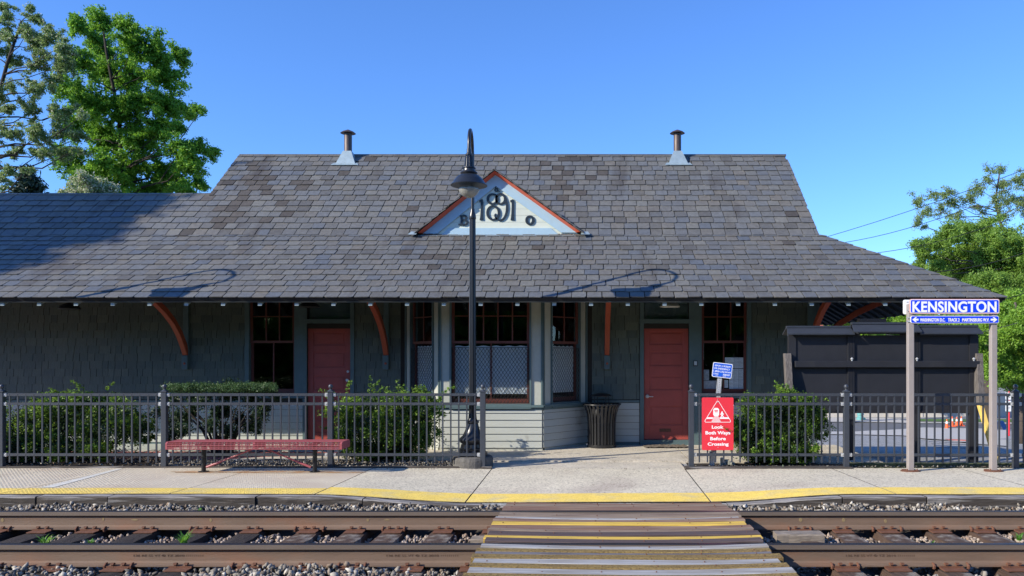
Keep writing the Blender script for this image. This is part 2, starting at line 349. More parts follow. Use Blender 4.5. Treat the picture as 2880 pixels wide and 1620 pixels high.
# tactile ribs on the left slabs
rb = MB(); ry = MB()
for a, b in zip(joints[1:5], joints[2:6]):
    if a > -3.3: continue
    x = a + .05
    while x < b - .05:
        y = 9.43
        while y < 11.9:
            if random.random() < .93:
                L_ = .05
                zz = pz(x, y) + (.0045 if y < 9.84 else .0005)
                (ry if y < 9.82 else rb).add([(x - .006, y, zz - .003), (x + .006, y, zz - .003), (x + .006, y + L_, zz - .003), (x - .006, y + L_, zz - .003), (x - .003, y + .01, zz + .0015), (x + .003, y + .01, zz + .0015), (x + .003, y + L_ - .01, zz + .0015), (x - .003, y + L_ - .01, zz + .0015)],
                    [(4, 5, 6, 7), (0, 1, 5, 4), (1, 2, 6, 5), (2, 3, 7, 6), (3, 0, 4, 7)])
            y += .062
        x += .05
tag(rb.build('platform_tactile_ribs', M['ribbed']), kind='structure')
tag(ry.build('platform_yellow_tactile_ribs', M['yellow']), kind='structure')
# mortar smear along one joint and rust stains under the bench
sm_ = MB()
P = [at(*p) for p in ((112, 1372, 9.9), (330, 1319.5, 11.85), (345, 1320, 11.85), (150, 1371, 9.92))]
sm_.add([(p.x, p.y, pz(p.x, p.y) + .004) for p in P], [(0, 3, 2, 1)])
M['mortar'] = mat('pale_mortar_smear', (.58, .56, .50), rough=.9, var=.3, scale=12)
tag(sm_.build('platform_joint_patch', M['mortar']), kind='structure')
M['ruststain'] = mat('rust_stained_concrete', (.40, .24, .13), rough=0.9, var=0.25, scale=9, bump=.5, bscale=120, stain=((.45, .38, .29), 5, .45, .6))
st = MB()
for cx, w_, y0 in ((-5.35, .62, 11.44), (-4.2, .95, 11.42)):
    n = 26; ring = []
    for k in range(n):
        an = 2 * math.pi * k / n; rr = 1 + .12 * math.sin(3 * an + cx) + .08 * math.sin(7 * an)
        x = cx + w_ * rr * math.cos(an); y = y0 + .10 * rr * math.sin(an); ring.append((x, y, pz(x, y) + .005))
    st.add(ring, [tuple(range(n))])
tag(st.build('platform_rust_stain', M['ruststain']), kind='structure')
# walkway between platform and building; three pours
wk = MB()
for x0, x1, y0, y1 in ((-1.62, 1.44, 12.0, 12.70), (-3.3, 1.60, 12.715, 15.0), (1.615, 4.6, 12.55, 15.0), (-1.60, 1.44, 11.985, 12.0)):
    wk.box(x0, x1, y0, y1, -.12, .012 - (.022 if y0 < 12.5 else 0))
tag(wk.build('walkway', M['walk']), kind='structure')
ap = MB(); ap.box(-15, -5.45, 14.05, 15.0, -.1, .03); ap.box(-5.44, -3.32, 14.0, 15.0, -.1, .014)
tag(ap.build('wall_apron', M['apron']), kind='structure')
rf = MB(); rf.add([(-15, 12.95, .0), (-6.0, 12.95, .0), (-5.3, 13.3, .0), (-3.32, 13.5, .0), (-3.32, 13.99, .0), (-5.44, 14.04, .0), (-15, 14.04, .0)], [(0, 1, 2, 3, 4, 5, 6)])
tag(rf.build('red_painted_path', M['redfloor']), kind='structure')
cx = MB(); cx.add([(-6.0, 12.85, .004), (-3.35, 12.85, .004), (-3.35, 13.44, .004), (-5.3, 13.29, .004)], [(0, 1, 2, 3)])
tag(cx.build('path_edge', M['walk']), kind='structure')
# planting beds
for x0, x1 in ((-15, -1.62),):
    V = []; nxb = 60; nyb = 8
    for j in range(nyb + 1):
        for i in range(nxb + 1):
            x = x0 + (x1 - x0) * i / nxb; y = 12.0 + .92 * j / nyb
            V.append((x, y, .0 + (0 if j in (0, nyb) else random.uniform(-.005, .03)) - (.02 if j in (0, nyb) else 0)))
    bed = mesh_np('planting_bed', V, [(j * (nxb + 1) + i, j * (nxb + 1) + i + 1, (j + 1) * (nxb + 1) + i + 1, (j + 1) * (nxb + 1) + i) for j in range(nyb) for i in range(nxb)], M['mulch'])
    tag(bed, kind='structure')
V = []; nxb = 20
for j in range(4):
    for i in range(nxb + 1):
        V.append((1.5 + 2.6 * i / nxb, 12.0 + .16 * j, -.01 + random.uniform(0, .03)))
tag(mesh_np('planting_bed', V, [(j * (nxb + 1) + i, j * (nxb + 1) + i + 1, (j + 1) * (nxb + 1) + i + 1, (j + 1) * (nxb + 1) + i) for j in range(3) for i in range(nxb)], M['mulch']), kind='structure')
# street patches on the falling ground, each a few mm above the last
def patch(name, pxs, m, lift):
    pts = [on_ground(*p) for p in pxs]
    mbp = MB(); mbp.add([(p.x, p.y, p.z + lift) for p in pts], [tuple(range(len(pts)))[::-1]])
    return tag(mbp.build(name, M[m]), kind='structure')
def band(name, y0s, y1s, xs_, m, lift):
    V = []
    for x, a, b in zip(xs_, y0s, y1s):
        p = on_ground(x, a); q = on_ground(x, b); V += [(p.x, p.y, p.z + lift), (q.x, q.y, q.z + lift)]
    mbp = MB(); mbp.add(V, [(2 * i, 2 * i + 1, 2 * i + 3, 2 * i + 2) for i in range(len(xs_) - 1)])
    return tag(mbp.build(name, M[m]), kind='structure')
M['asphaltdark'] = mat('dark_street_asphalt', (.12, .12, .125), rough=0.9, var=0.15)
band('street', [1219, 1217, 1214, 1206, 1206, 1208], [1188, 1189, 1191, 1192, 1195, 1197], [2150, 2330, 2450, 2580, 2740, 3000], 'asphaltdark', .02)
band('sidewalk', [1222, 1224, 1227, 1236, 1243, 1252, 1257], [1215, 1216, 1207, 1204, 1206, 1207, 1209], [2150, 2400, 2540, 2600, 2690, 2760, 2830], 'paleroad', .035)
band('far_sidewalk', [1188, 1188, 1190, 1192, 1193, 1197], [1175, 1175, 1178, 1187, 1188, 1190], [2150, 2300, 2500, 2560, 2740, 3000], 'paleroad', .045)
band('grass_verge', [1188, 1189, 1190, 1191], [1182, 1182, 1182, 1183], [2575, 2640, 2720, 3000], 'grass', .075)
band('parking_line', [1262, 1272, 1284, 1297], [1259, 1269, 1281, 1294], [2299, 2322, 2345, 2368], 'paleroad', .03)
for k, (y0, x1) in enumerate(((1237, 2730), (1243, 2735), (1248, 2735), (1253, 2730), (1258, 2725))):
    band('crosswalk_line', [y0, y0 + 3, y0 + 4], [y0 - 1.2, y0 + 1.8, y0 + 2.6], [2600 + 8 * k, 2665 + 4 * k, x1], 'paleroad', .05)
kb = on_ground(2667, 1240); kc = on_ground(2730, 1243)
mbk = MB(); mbk.hexa([(kb.x, kb.y, kb.z - .1), (kc.x, kc.y, kc.z - .1), (kc.x, kc.y + .3, kc.z - .1), (kb.x, kb.y + .3, kb.z - .1), (kb.x, kb.y, kb.z + .05), (kc.x, kc.y, kc.z + .05), (kc.x, kc.y + .3, kc.z + .05), (kb.x, kb.y + .3, kb.z + .05)])
tag(mbk.build('red_kerb', M['brickred'], bevel=.02), kind='structure')

# ------------------------------------------------------------------ edging timbers
def wave_beam(name, x0, x1, y0, y1, ztop, zbot, mats, jag=.004, seg=.12):
    n = max(2, int((x1 - x0) / seg)); V = []; 
    for i in range(n + 1):
        x = x0 + (x1 - x0) * i / n
        j = lambda: random.uniform(-jag, jag)
        V += [(x, y0 + j(), zbot), (x, y0 + j(), ztop(x) - .012 + j()), (x, y0 + .012 + j(), ztop(x) + j() * .5), (x, y1, ztop(x) + j() * .5), (x, y1, zbot)]
    fs = []; ms = []
    for i in range(n):
        for k in range(5):
            a = i * 5 + k; b = i * 5 + (k + 1) % 5
            fs.append((a, a + 5, b + 5, b)); ms.append(1 if k in (1, 2) else 0)
    fs += [tuple(range(5)), tuple(range(n * 5, n * 5 + 5))[::-1]]; ms += [0, 0]
    m_ = MB(); m_.v = V; m_.f = fs; m_.m = ms
    return m_.build(name, mats)
tj = [-10.9, -8.4] + [(p - VX) / F * 9.28 for p in (105, 307, 722, 1021, 1352)]
tlab = ['weathered grey edging timber at the far left of the platform edge', 'short grey edging timber, second from the left under the yellow strip', 'split weathered timber edging the platform below the left half of the bench',
        'black stained edging timber below the right half of the bench', 'splintered white topped edging timber sloping down to the crossing']
for i in range(2, len(tj) - 1):
    o = wave_beam('edging_timber', tj[i] + .008, tj[i + 1] - .008, 9.25 + random.uniform(-.012, .012), 9.395, lambda x: pz(x, 9.4) - .006, -.22, [M['timber'], M['timbertop']])
    tag(o, tlab[i - 1], 'timber', 'edging timbers along the platform')
o = wave_beam('edging_timber', tj[1], tj[2] - .01, 9.25, 9.395, lambda x: pz(x, 9.4) - .006, -.22, [M['timber'], M['timbertop']]); tag(o, tlab[0], 'timber', 'edging timbers along the platform')
tr = [(p - VX) / F * 9.28 for p in (1345, 1420)] 
o = wave_beam('edging_timber', tr[0], -.93, 9.25, 9.395, lambda x: pz(x, 9.4) - .02, -.22, [M['timber'], M['timbertop']]); tag(o, 'short dark edging timber just left of the plank crossing', 'timber', 'edging timbers along the platform')
tr = [1.6] + [(p - VX) / F * 9.28 for p in (2367, 2604, 3150)]
for i, l in enumerate(('bleached edging timber sloping up from the right side of the crossing', 'dark edging timber right of the crossing, below the notice board', 'dark edging timber below the two post station sign')):
    o = wave_beam('edging_timber', tr[i] + .008, tr[i + 1] - .008, 9.25, 9.395, lambda x: pz(x, 9.4) - .008, -.22, [M['timber'], M['timbertop']]); tag(o, l, 'timber', 'edging timbers along the platform')
# thin timbers at the back of the platform
for x0, x1, l in ((-11, -1.44, 'long thin grey timber edging under the left fence'), (1.43, 3.9, 'thin dark timber edging below the red warning sign fence')):
    o = wave_beam('border_timber', x0, x1, 11.95 if x0 < 0 else 11.85, 12.03, lambda x: .022, -.08, [M['timber'], M['timber']], jag=.006); tag(o, l, 'timber', 'thin timbers behind the platform')
M['mossy'] = mat('mossy_timber', (.10, .11, .05), rough=.95, var=.4, scale=10, bump=.8, bscale=25)
o = wave_beam('border_timber', 3.95, 8.6, 12.12, 12.26, lambda x: .045, -.08, [M['mossy'], M['mossy']]); tag(o, 'mossy green timber kerb behind the right fence', 'timber', 'thin timbers behind the platform')

# ------------------------------------------------------------------ track
RF, RN = 8.63, 7.12
prof = [(-.037, -.003), (-.030, 0), (.030, 0), (.037, -.004), (.0375, -.043), (.034, -.047), (.0115, -.054), (.0095, -.10), (.0115, -.148), (.030, -.163), (.076, -.174), (.076, -.186),
        (-.076, -.186), (-.076, -.174), (-.030, -.163), (-.0115, -.148), (-.0095, -.10), (-.0115, -.054), (-.034, -.047), (-.0375, -.043)]
def make_rail(Yc, label, marks):
    n = len(prof); x0, x1 = -11.5, 9.5
    V = [(x0, Yc + y, z) for y, z in prof] + [(x1, Yc + y, z) for y, z in prof]
    fs = [(i, (i + 1) % n, n + (i + 1) % n, n + i) for i in range(n)]; ms = [1 if i in (0, 1, 2) else (2 if i in (3, 19) else 0) for i in range(n)]
    fs += [tuple(range(n))[::-1], tuple(range(n, 2 * n))]; ms += [0, 0]
    m_ = MB(); m_.v = V; m_.f = fs; m_.m = ms
    r_ = m_.build('steel_rail', [M['rail'], M['railtop'], M['railside']]); tag(r_, label, 'rail', 'rails of the near track')
    return r_
def text_mb(s, cx, z0, h, Y, mb_, width=None, bold=0.0, depth=.004, thick=None, m=0, rot=0, spacing=1.0, pivot=None):
    """text facing the camera side (-Y), centred at cx, baseline z0, cap height h; appended to mb_"""
    cu = bpy.data.curves.new('lettering', 'FONT'); cu.body = s; cu.size = 1; cu.offset = bold; cu.extrude = 0.5; cu.space_character = spacing; cu.resolution_u = 8
    o = bpy.data.objects.new('lettering', cu); COL.objects.link(o)
    dg = bpy.context.evaluated_depsgraph_get(); me = o.evaluated_get(dg).to_mesh()
    co = np.array([tuple(v.co) for v in me.vertices]); fs = [tuple(p.vertices) for p in me.polygons]
    o.to_mesh_clear(); bpy.data.objects.remove(o); bpy.data.curves.remove(cu)
    cap = .729 + 2 * bold; sc_ = h / cap
    x = co[:, 0]; xm = (x.min() + x.max()) / 2; wx = x.max() - x.min()
    sx = (width / wx) if width else sc_
    X = (x - xm) * sx + cx; Z = (co[:, 1] + bold) * sc_ + z0; Yv = Y - (co[:, 2] + .5) * depth
    if rot:
        pc = pivot or (cx, z0); c_, s_ = math.cos(rot), math.sin(rot)
        X, Z = pc[0] + (X - pc[0]) * c_ - (Z - pc[1]) * s_, pc[1] + (X - pc[0]) * s_ + (Z - pc[1]) * c_
    mb_.add([(a, b, c) for a, b, c in zip(X, Yv, Z)], fs, m)
rail_n = make_rail(RN, 'rusty steel rail of the track, nearest the camera', None)
rail_f = make_rail(RF, 'rusty steel rail next to the platform edge', None)
M['railmark'] = mat('rail_brand_lettering', (.10, .06, .04), rough=.8)
for a, b in ((374, 572), (1086, 1290), (2380, 2575)):
    t_ = MB(); X0 = (a - VX) / F * 7.1; X1 = (b - VX) / F * 7.1
    text_mb('136 RE SS VT © TZ 2010', X0 + (X1 - X0) * .36, -.112, .020, RN - .0095, t_, width=(X1 - X0) * .72, depth=.003)
    text_mb('IIIIIIIII', X0 + (X1 - X0) * .87, -.112, .018, RN - .0095, t_, width=(X1 - X0) * .24, depth=.0012)
    t_.build('rolled_lettering', M['railmark'], rail_n)
M['markpaint'] = mat('faded_yellow_mark', (.25, .185, .095), rough=.8, var=.4, scale=60)
for px, py, w_, h_ in ((6, 1463, 5, 6), (290, 1460, 3.2, 5), (592, 1463, 4.5, 6), (378, 1462, 11, 2.6), (1034, 1463, 4, 5), (1088, 1462, 9, 2.2), (2252, 1462, 5.5, 6.5), (2373, 1463, 5, 6.5), (2491, 1466, 4.5, 6)):
    X = (px - VX) / F * 8.615; Z = CZ - (py - VY) / F * 8.615; t_ = MB(); s_ = 8.615 / F
    t_.prism([(X + w_ * s_ * math.cos(k * math.pi / 6) * random.uniform(.75, 1), RF - .0122, Z + h_ * s_ * math.sin(k * math.pi / 6) * random.uniform(.75, 1)) for k in range(12)], (0, .003, 0)); t_.build('paint_mark', M['markpaint'], rail_f)
# ties with plates, spikes and anchors
tie_px = [-250, -120, 11, 134, 267, 428, 576, 720, 877, 1007, 1112, 1251]
tx = [(p - VX) / F * RF for p in tie_px] + [-1.02, -.5, .02, .55, 1.08, 1.62] + [(p - VX) / F * RF for p in (2244, 2361, 2487, 2630, 2752, 2868)] + [5.2, 5.75, 6.3]
tie_lab = {}
tie_words = ['black creosoted', 'dark grained', 'cracked black', 'old black', 'rust brown topped', 'brown stained', 'splintered dark', 'smooth dark brown']
for i, x in enumerate(tx):
    hid = -1.2 < x < 1.9
    w2 = .115 + random.uniform(-.012, .012); m_ = MB()
    y0, y1 = 6.55, 9.2; n = 14; yaw = random.uniform(-.012, .012)
    V = []
    for k in range(n + 1):
        y = y0 + (y1 - y0) * k / n; xx = x + yaw * (y - RF); j = lambda: random.uniform(-.006, .006)
        V += [(xx - w2 + j(), y, -.40), (xx + w2 + j(), y, -.40), (xx + w2 + j(), y, -.210 + j()), (xx + w2 * .3, y, -.203 + j() * .4), (xx - w2 * .3, y, -.203 + j() * .4), (xx - w2 + j(), y, -.210 + j())]
    fs = [(a * 6 + b, a * 6 + (b + 1) % 6, (a + 1) * 6 + (b + 1) % 6, (a + 1) * 6 + b) for a in range(n) for b in range(6)]
    fs += [tuple(range(6))[::-1], tuple(range(n * 6, n * 6 + 6))]
    m_.v = V; m_.f = fs; m_.m = [0] * len(fs)
    t_ = m_.build('railway_tie', M['tiebrown'] if (x > -3.2) else M['tie'])
    tie_lab[t_.name] = t_; t_['category'] = 'railway tie'; t_['group'] = 'wooden ties under the track'
    cpx = 'ties'
    for Yc in (RF, RN):
        pl = MB(); z0 = -.198
        pl.hexa([(x - .1, Yc - .19, z0), (x + .1, Yc - .19, z0), (x + .1, Yc + .17, z0), (x - .1, Yc + .17, z0), (x - .1, Yc - .19, z0 + .008), (x + .1, Yc - .19, z0 + .008), (x + .1, Yc + .17, z0 + .011), (x - .1, Yc + .17, z0 + .011)])
        pl.box(x - .1, x + .1, Yc - .095, Yc - .078, z0 + .009, z0 + .022); pl.box(x - .1, x + .1, Yc + .078, Yc + .095, z0 + .009, z0 + .022)
        pl.box(x - .055, x - .043, Yc - .155, Yc - .143, z0 + .0075, z0 + .0088); 
        plate = pl.build('tie_plate', M['rust2'] if 'rust2' in M else M['rust'], t_)
        for dx, sy in ((-.045, -1), (.05, -1), (-.02, 1)):
            if hid and sy > 0: continue
            s_ = MB(); ys_ = Yc + sy * .086
            s_.box(x + dx - .008, x + dx + .008, ys_ - .008, ys_ + .008, z0, z0 + .040)
            s_.prism([(x + dx - .016, ys_ - sy * .026, z0 + .034), (x + dx - .016, ys_ + sy * .016, z0 + .036), (x + dx - .013, ys_ + sy * .010, z0 + .052), (x + dx - .013, ys_ - sy * .012, z0 + .050)], (.029, 0, 0))
            s_.build('rail_spike', M['rust'], plate)
    if i % 2 == 0 and not hid:
        for sgn in (-1, 1):
            for Yc in (RF, RN):
                a_ = MB(); xa = x + sgn * (.115 if i % 4 else .15)
                pts = [(xa, Yc - .088, -.196), (xa, Yc - .092, -.178), (xa, Yc - .07, -.160), (xa, Yc - .045, -.158)]
                a_.tube(pts, [.012, .013, .011, .007], 6); a_.tube([(xa, Yc - .088, -.197), (xa, Yc + .09, -.197)], .010, 6)
                a_.build('rail_anchor', M['rust'], t_)
    txs = None
TIES = [(o, x) for o, x in zip(tie_lab.values(), tx)]
nl = 0; nr = 0
ordn = ['first', 'second', 'third', 'fourth', 'fifth', 'sixth', 'seventh', 'eighth', 'ninth', 'tenth', 'eleventh', 'twelfth']
for o, x in sorted(TIES, key=lambda t: -t[1]):
    if x < -1.2: o['label'] = f'{"rust brown" if x > -3.2 else "black"} wooden tie with steel plates, {ordn[nl]} to the left of the plank crossing'; nl += 1
for o, x in sorted(TIES, key=lambda t: t[1]):
    if x > 1.9: o['label'] = f'rust brown wooden tie with steel plates, {ordn[nr]} to the right of the plank crossing'; nr += 1
    elif x >= -1.2: o['label'] = 'wooden tie mostly hidden underneath the plank crossing'
# ------------------------------------------------------------------ ballast stones (uncountable)
phi = (1 + 5 ** .5) / 2
ICO = np.array([(-1, phi, 0), (1, phi, 0), (-1, -phi, 0), (1, -phi, 0), (0, -1, phi), (0, 1, phi), (0, -1, -phi), (0, 1, -phi), (phi, 0, -1), (phi, 0, 1), (-phi, 0, -1), (-phi, 0, 1)]); ICO /= np.linalg.norm(ICO[0])
ICOF = np.array([(0, 11, 5), (0, 5, 1), (0, 1, 7), (0, 7, 10), (0, 10, 11), (1, 5, 9), (5, 11, 4), (11, 10, 2), (10, 7, 6), (7, 1, 8), (3, 9, 4), (3, 4, 2), (3, 2, 6), (3, 6, 8), (3, 8, 9), (4, 9, 5), (2, 4, 11), (6, 2, 10), (8, 6, 7), (9, 8, 1)])
def stones(name, pos, size, mats, midx=None, flat=.75):
    n = len(pos); q = rng.normal(size=(n, 3, 3)); u = q[:, 0]; u /= np.linalg.norm(u, axis=1, keepdims=True)
    v = np.cross(u, q[:, 1]); v /= np.linalg.norm(v, axis=1, keepdims=True); w3 = np.cross(u, v)
    base = ICO[None] * rng.uniform(.5, 1.35, (n, 12, 1)) * np.stack([np.ones(n), rng.uniform(.6, .95, n), rng.uniform(.45, .8, n)], 1)[:, None]
    P = base[:, :, :1] * u[:, None] + base[:, :, 1:2] * v[:, None] + base[:, :, 2:] * w3[:, None]
    for _ in range(4):                                    # shear off corners so the stones read as crushed rock
        cn = rng.normal(size=(n, 1, 3)); cn /= np.linalg.norm(cn, axis=2, keepdims=True); dt = (P * cn).sum(2, keepdims=True); P = P - cn * np.maximum(0, dt - rng.uniform(.25, .5, (n, 1, 1)))
    P = P * 1.08
    P = P * np.asarray(size)[:, None, None] + np.asarray(pos)[:, None]
    Fa = (ICOF[None] + (np.arange(n) * 12)[:, None, None]).reshape(-1, 3)
    mi_ = None if midx is None else np.repeat(midx, 20)
    return mesh_np(name, P.reshape(-1, 3), Fa, mats, midx=mi_)
def scatter(n, x0, x1, y0, y1, zf, smin, smax):
    x = rng.uniform(x0, x1, n); y = rng.uniform(y0, y1, n); s = smin + (smax * 1.15 - smin) * rng.uniform(0, 1, n) ** 1.4
    return np.stack([x, y, zf(x, y) + s * rng.uniform(-.2, .7, n)], 1), s
def crib(x):                                              # distance to the nearest tie
    return np.min(np.abs(x[:, None] - np.array(tx)[None]), 1)
p1, s1 = scatter(6500, -9, 6.6, 8.74, 9.26, lambda x, y: -.115 + .045 * (y - 8.74) / .5 + .012 * np.sin(x * 5) + .01 * np.sin(x * 2.1 + 1), .014, .034)
k1 = ~((p1[:, 0] > -1.0) & (p1[:, 0] < 1.62)); p1, s1 = p1[k1], s1[k1]
p2, s2 = scatter(15000, -9, 6.6, 7.2, 8.56, lambda x, y: -.272 + .02 * np.sin(x * 3.3) + .012 * np.sin(x * 7 + y * 4), .013, .032)
k2 = (crib(p2[:, 0]) > .12) & ~((p2[:, 0] > -.95) & (p2[:, 0] < 1.6)); p2, s2 = p2[k2], s2[k2]
p3, s3 = scatter(14000, -8, 6, 5.2, 7.03, lambda x, y: np.where(x < -1, -.232 + .055 * (np.sin(x * 2.2 + .6) * .5 + .5), -.27) + .045 * np.clip((6.9 - y) / .6, 0, 1) * (x < -1) , .014, .036)
k3 = ~((p3[:, 0] > -1.0) & (p3[:, 0] < 1.7)) & ~((crib(p3[:, 0]) < .11) & ((p3[:, 2] < -.2) | (p3[:, 0] > 1.5))); p3, s3 = p3[k3], s3[k3]
tag(stones('track_ballast', np.concatenate([p1, p3]), np.concatenate([s1, s3]), M['ballast']), 'grey and white crushed stone ballast along the rails', 'ballast', kind='stuff')
tag(stones('crib_ballast', p2, s2, M['ballastbrown']), 'rust dusted crushed stone between the ties', 'ballast', kind='stuff')
p4, s4 = scatter(4200, -6.6, -1.7, 12.02, 12.75, lambda x, y: .012 + 0 * x, .008, .022)
p5, s5 = scatter(500, -9.5, -6, 12.05, 12.8, lambda x, y: .012 + 0 * x, .008, .022)
p6, s6 = scatter(700, 1.6, 8, 12.0, 12.15, lambda x, y: .006 + 0 * x, .006, .018)
p7, s7 = scatter(260, -9, 7, 11.75, 12.0, lambda x, y: .002 + 0 * x, .004, .010)
P_ = np.concatenate([p4, p5, p6, p7]); S_ = np.concatenate([s4, s5, s6, s7])
tag(stones('bed_gravel', P_, S_, M['ballast']), 'small pale gravel and debris strewn under the fences', 'gravel', kind='stuff')
# twigs under the left shrubs
for k, (px, py) in enumerate(((395, 1290), (425, 1300))):
    b_ = at(px, py, 12.4); m_ = MB()
    for j in range(26):
        p = Vector((b_.x + random.uniform(-.55, .45), 12.35 + random.uniform(-.15, .3), .02)); an = random.uniform(0, math.pi); L_ = random.uniform(.15, .5)
        q = p + Vector((math.cos(an) * L_, math.sin(an) * L_ * .4, random.uniform(.0, .2))); mid = (p + q) / 2 + Vector((0, 0, random.uniform(.02, .07)))
        m_.tube([p, mid, q], [.008, .006, .003], 5)
    tag(m_.build('fallen_branches', M['bark']), ['bare twigs lying under the left fence near its post', 'loose dead sticks heaped beside the tall clipped shrub'][k], 'twigs')
# ------------------------------------------------------------------ crossing
cr = empty('plank_crossing', (.32, 7.9, -.05), 'wooden plank track crossing with yellow, brown and bleached boards', 'crossing')
planks = [(9.33, 9.20, 'pk_brown'), (9.19, 9.03, 'pk_tan'), (9.02, 8.87, 'pk_brown'), (8.86, 8.71, 'pk_brown'),
    (8.545, 8.31, 'pk_tan'), (8.30, 8.225, 'pk_white'), (8.215, 8.10, 'pk_brown'), (8.09, 7.955, 'pk_yellow'), (7.945, 7.745, 'pk_brown'), (7.735, 7.645, 'pk_tan'),
    (7.635, 7.485, 'pk_dark'), (7.475, 7.35, 'pk_yellow'), (7.34, 7.20, 'pk_dark'),
    (7.07, 6.965, 'pk_white'), (6.96, 6.86, 'pk_ochre'), (6.845, 6.755, 'pk_grey'), (6.75, 6.615, 'pk_ochre'), (6.60, 6.455, 'pk_white'), (6.45, 6.335, 'pk_ochre'), (6.32, 6.155, 'pk_white'), (6.15, 6.03, 'pk_ochre'), (6.02, 5.86, 'pk_white'), (5.85, 5.73, 'pk_ochre'), (5.72, 5.56, 'pk_grey')]
pk_lab = {'pk_yellow': 'bright yellow painted plank', 'pk_white': 'bleached white plank', 'pk_ochre': 'gritty ochre anti slip plank', 'pk_dark': 'dark stained plank', 'pk_grey': 'grey worn plank', 'pk_brown': 'reddish brown worn plank', 'pk_tan': 'tan worn plank'}
for y1, y0, mk in planks:
    n = 26; xa = -.95 + random.uniform(-.02, .02); xb = 1.575 + random.uniform(-.03, .03) - (0 if y0 < 8.6 else .03); V = []
    ph = random.uniform(0, 6); am = random.uniform(.002, .006); lift = random.uniform(-.004, .006)
    for i in range(n + 1):
        x = xa + (xb - xa) * i / n; t = (x - .3) / 1.28
        z = -.006 + lift + .018 * t * t - .008 + am * math.sin(x * 2.4 + ph)
        if y0 > 8.6: z = z * .6 + (-.035 * (y1 - 8.7) / .6)
        jy = .003 * math.sin(x * 3 + ph)
        V += [(x, y0 + jy, -.15), (x, y0 + jy, z - .006), (x, y0 + .008 + jy, z), (x, y1 - .008, z + .001), (x, y1, z - .006), (x, y1, -.15)]
    fs = [(a * 6 + b, a * 6 + 6 + b, a * 6 + 6 + (b + 1) % 6, a * 6 + (b + 1) % 6) for a in range(n) for b in range(6)] + [tuple(range(6)), tuple(range(n * 6, n * 6 + 6))[::-1]]
    m_ = MB(); m_.v = V; m_.f = fs; m_.m = [0] * len(fs)
    for b_ in range(6):                                   # bolt heads
        xx = xa + .12 + (xb - xa - .24) * b_ / 5 + random.uniform(-.04, .04); yy = (y0 + y1) / 2 + random.uniform(-.02, .02)
        m_.lathe([(.006, -.01), (.006, .004), (.003, .006)], (xx, yy, -.006 + lift + .018 * ((xx - .3) / 1.28) ** 2 - .008 + (0 if y0 < 8.6 else -.02)), 6, 1)
    o = m_.build('plank', [M[mk], M['rust']], cr); o['label'] = pk_lab[mk]
# loose blocks beside the crossing
for (x0, x1, y0, y1, z1, l) in ((1.9, 2.38, 8.10, 8.28, -.135, 'bleached oak block with a knot lying between the rails, farther one'), (1.82, 2.62, 7.62, 7.80, -.17, 'flat grey timber offcut between the rails, right of the crossing'), (-1.17, -1.0, 7.95, 8.12, -.15, 'small brown wood block between the rails left of the crossing')):
    o = wave_beam('wood_block', x0, x1, y0, y1, lambda x: z1, -.26, [M['woodblock'], M['woodblock']], seg=.06); tag(o, l, 'wood block', 'loose blocks by the crossing')
# weeds
M['weed'] = leafmat('weed_leaf', [(.10, .26, .03), (.16, .36, .05), (.08, .2, .03)], .4)
for px, py, s, l in ((128, 1517, 1.0, 'tufted green weed between the rails, leftmost and second largest'), (256, 1521, .5, 'tiny green weed between the two leftmost tufts of the track'), (517, 1513, 1.15, 'largest green weed growing against a tie left of the crossing'), (561, 1430, .4, 'small weed in the ballast below the platform edge timber'), (2621, 1522, .35, 'small weed in the ballast between the rails right of the crossing'), (2866, 1508, .8, 'green weed near the right end of the track')):
    Yw = 7.55 if py > 1480 else 8.95; b_ = at(px, py + 5, Yw); m_ = MB()
    for j in range(int(26 * s) + 8):
        an = random.uniform(0, 6.28); L_ = random.uniform(.03, .085) * s; d = Vector((math.cos(an), math.sin(an) * .8, random.uniform(.6, 1.8))).normalized()
        sd = Vector((-math.sin(an), math.cos(an), 0)) * .006; p = Vector((b_.x, b_.y, b_.z - .03 * s)) + Vector((random.uniform(-.02, .02) * s, random.uniform(-.02, .02) * s, 0)); q = p + d * L_; r_ = q + d * L_ * .6 + Vector((math.cos(an), math.sin(an), -.4)) * L_ * .35
        m_.add([p - sd, p + sd, q + sd, q - sd, r_], [(0, 1, 2, 3), (3, 2, 4)])
    tag(m_.build('weed', M['weed']), l, 'weed', 'weeds in the track')

# ------------------------------------------------------------------ station building
WY = 15.0
S_W = F / WY
WX = lambda px: (px - VX) / S_W
WZ = lambda py: CZ - (py - VY) / S_W
ST = empty('station_building', (-2, 17.7, 0), 'old railway station with slate roof, dark shingled walls and red doors', 'building')
YE, ZE = 12.85, 2.595; YB, ZB = 15.17, 3.955; YR = 17.72; ZR = ZB + (YR - YB) * .839
XE, XB, XL, XW = 6.667, 4.35, -7.68, 4.21
sl1 = (ZB - ZE) / (YB - YE)
YLr = 16.34; ZLr = ZB + (YLr - YB) * .839
YBb = 2 * YR - YB; YEb = 2 * YR - YE
XFAR = -14.6
roofz = lambda y: ZE + (y - YE) * sl1 if y < YB else ZB + (y - YB) * .839
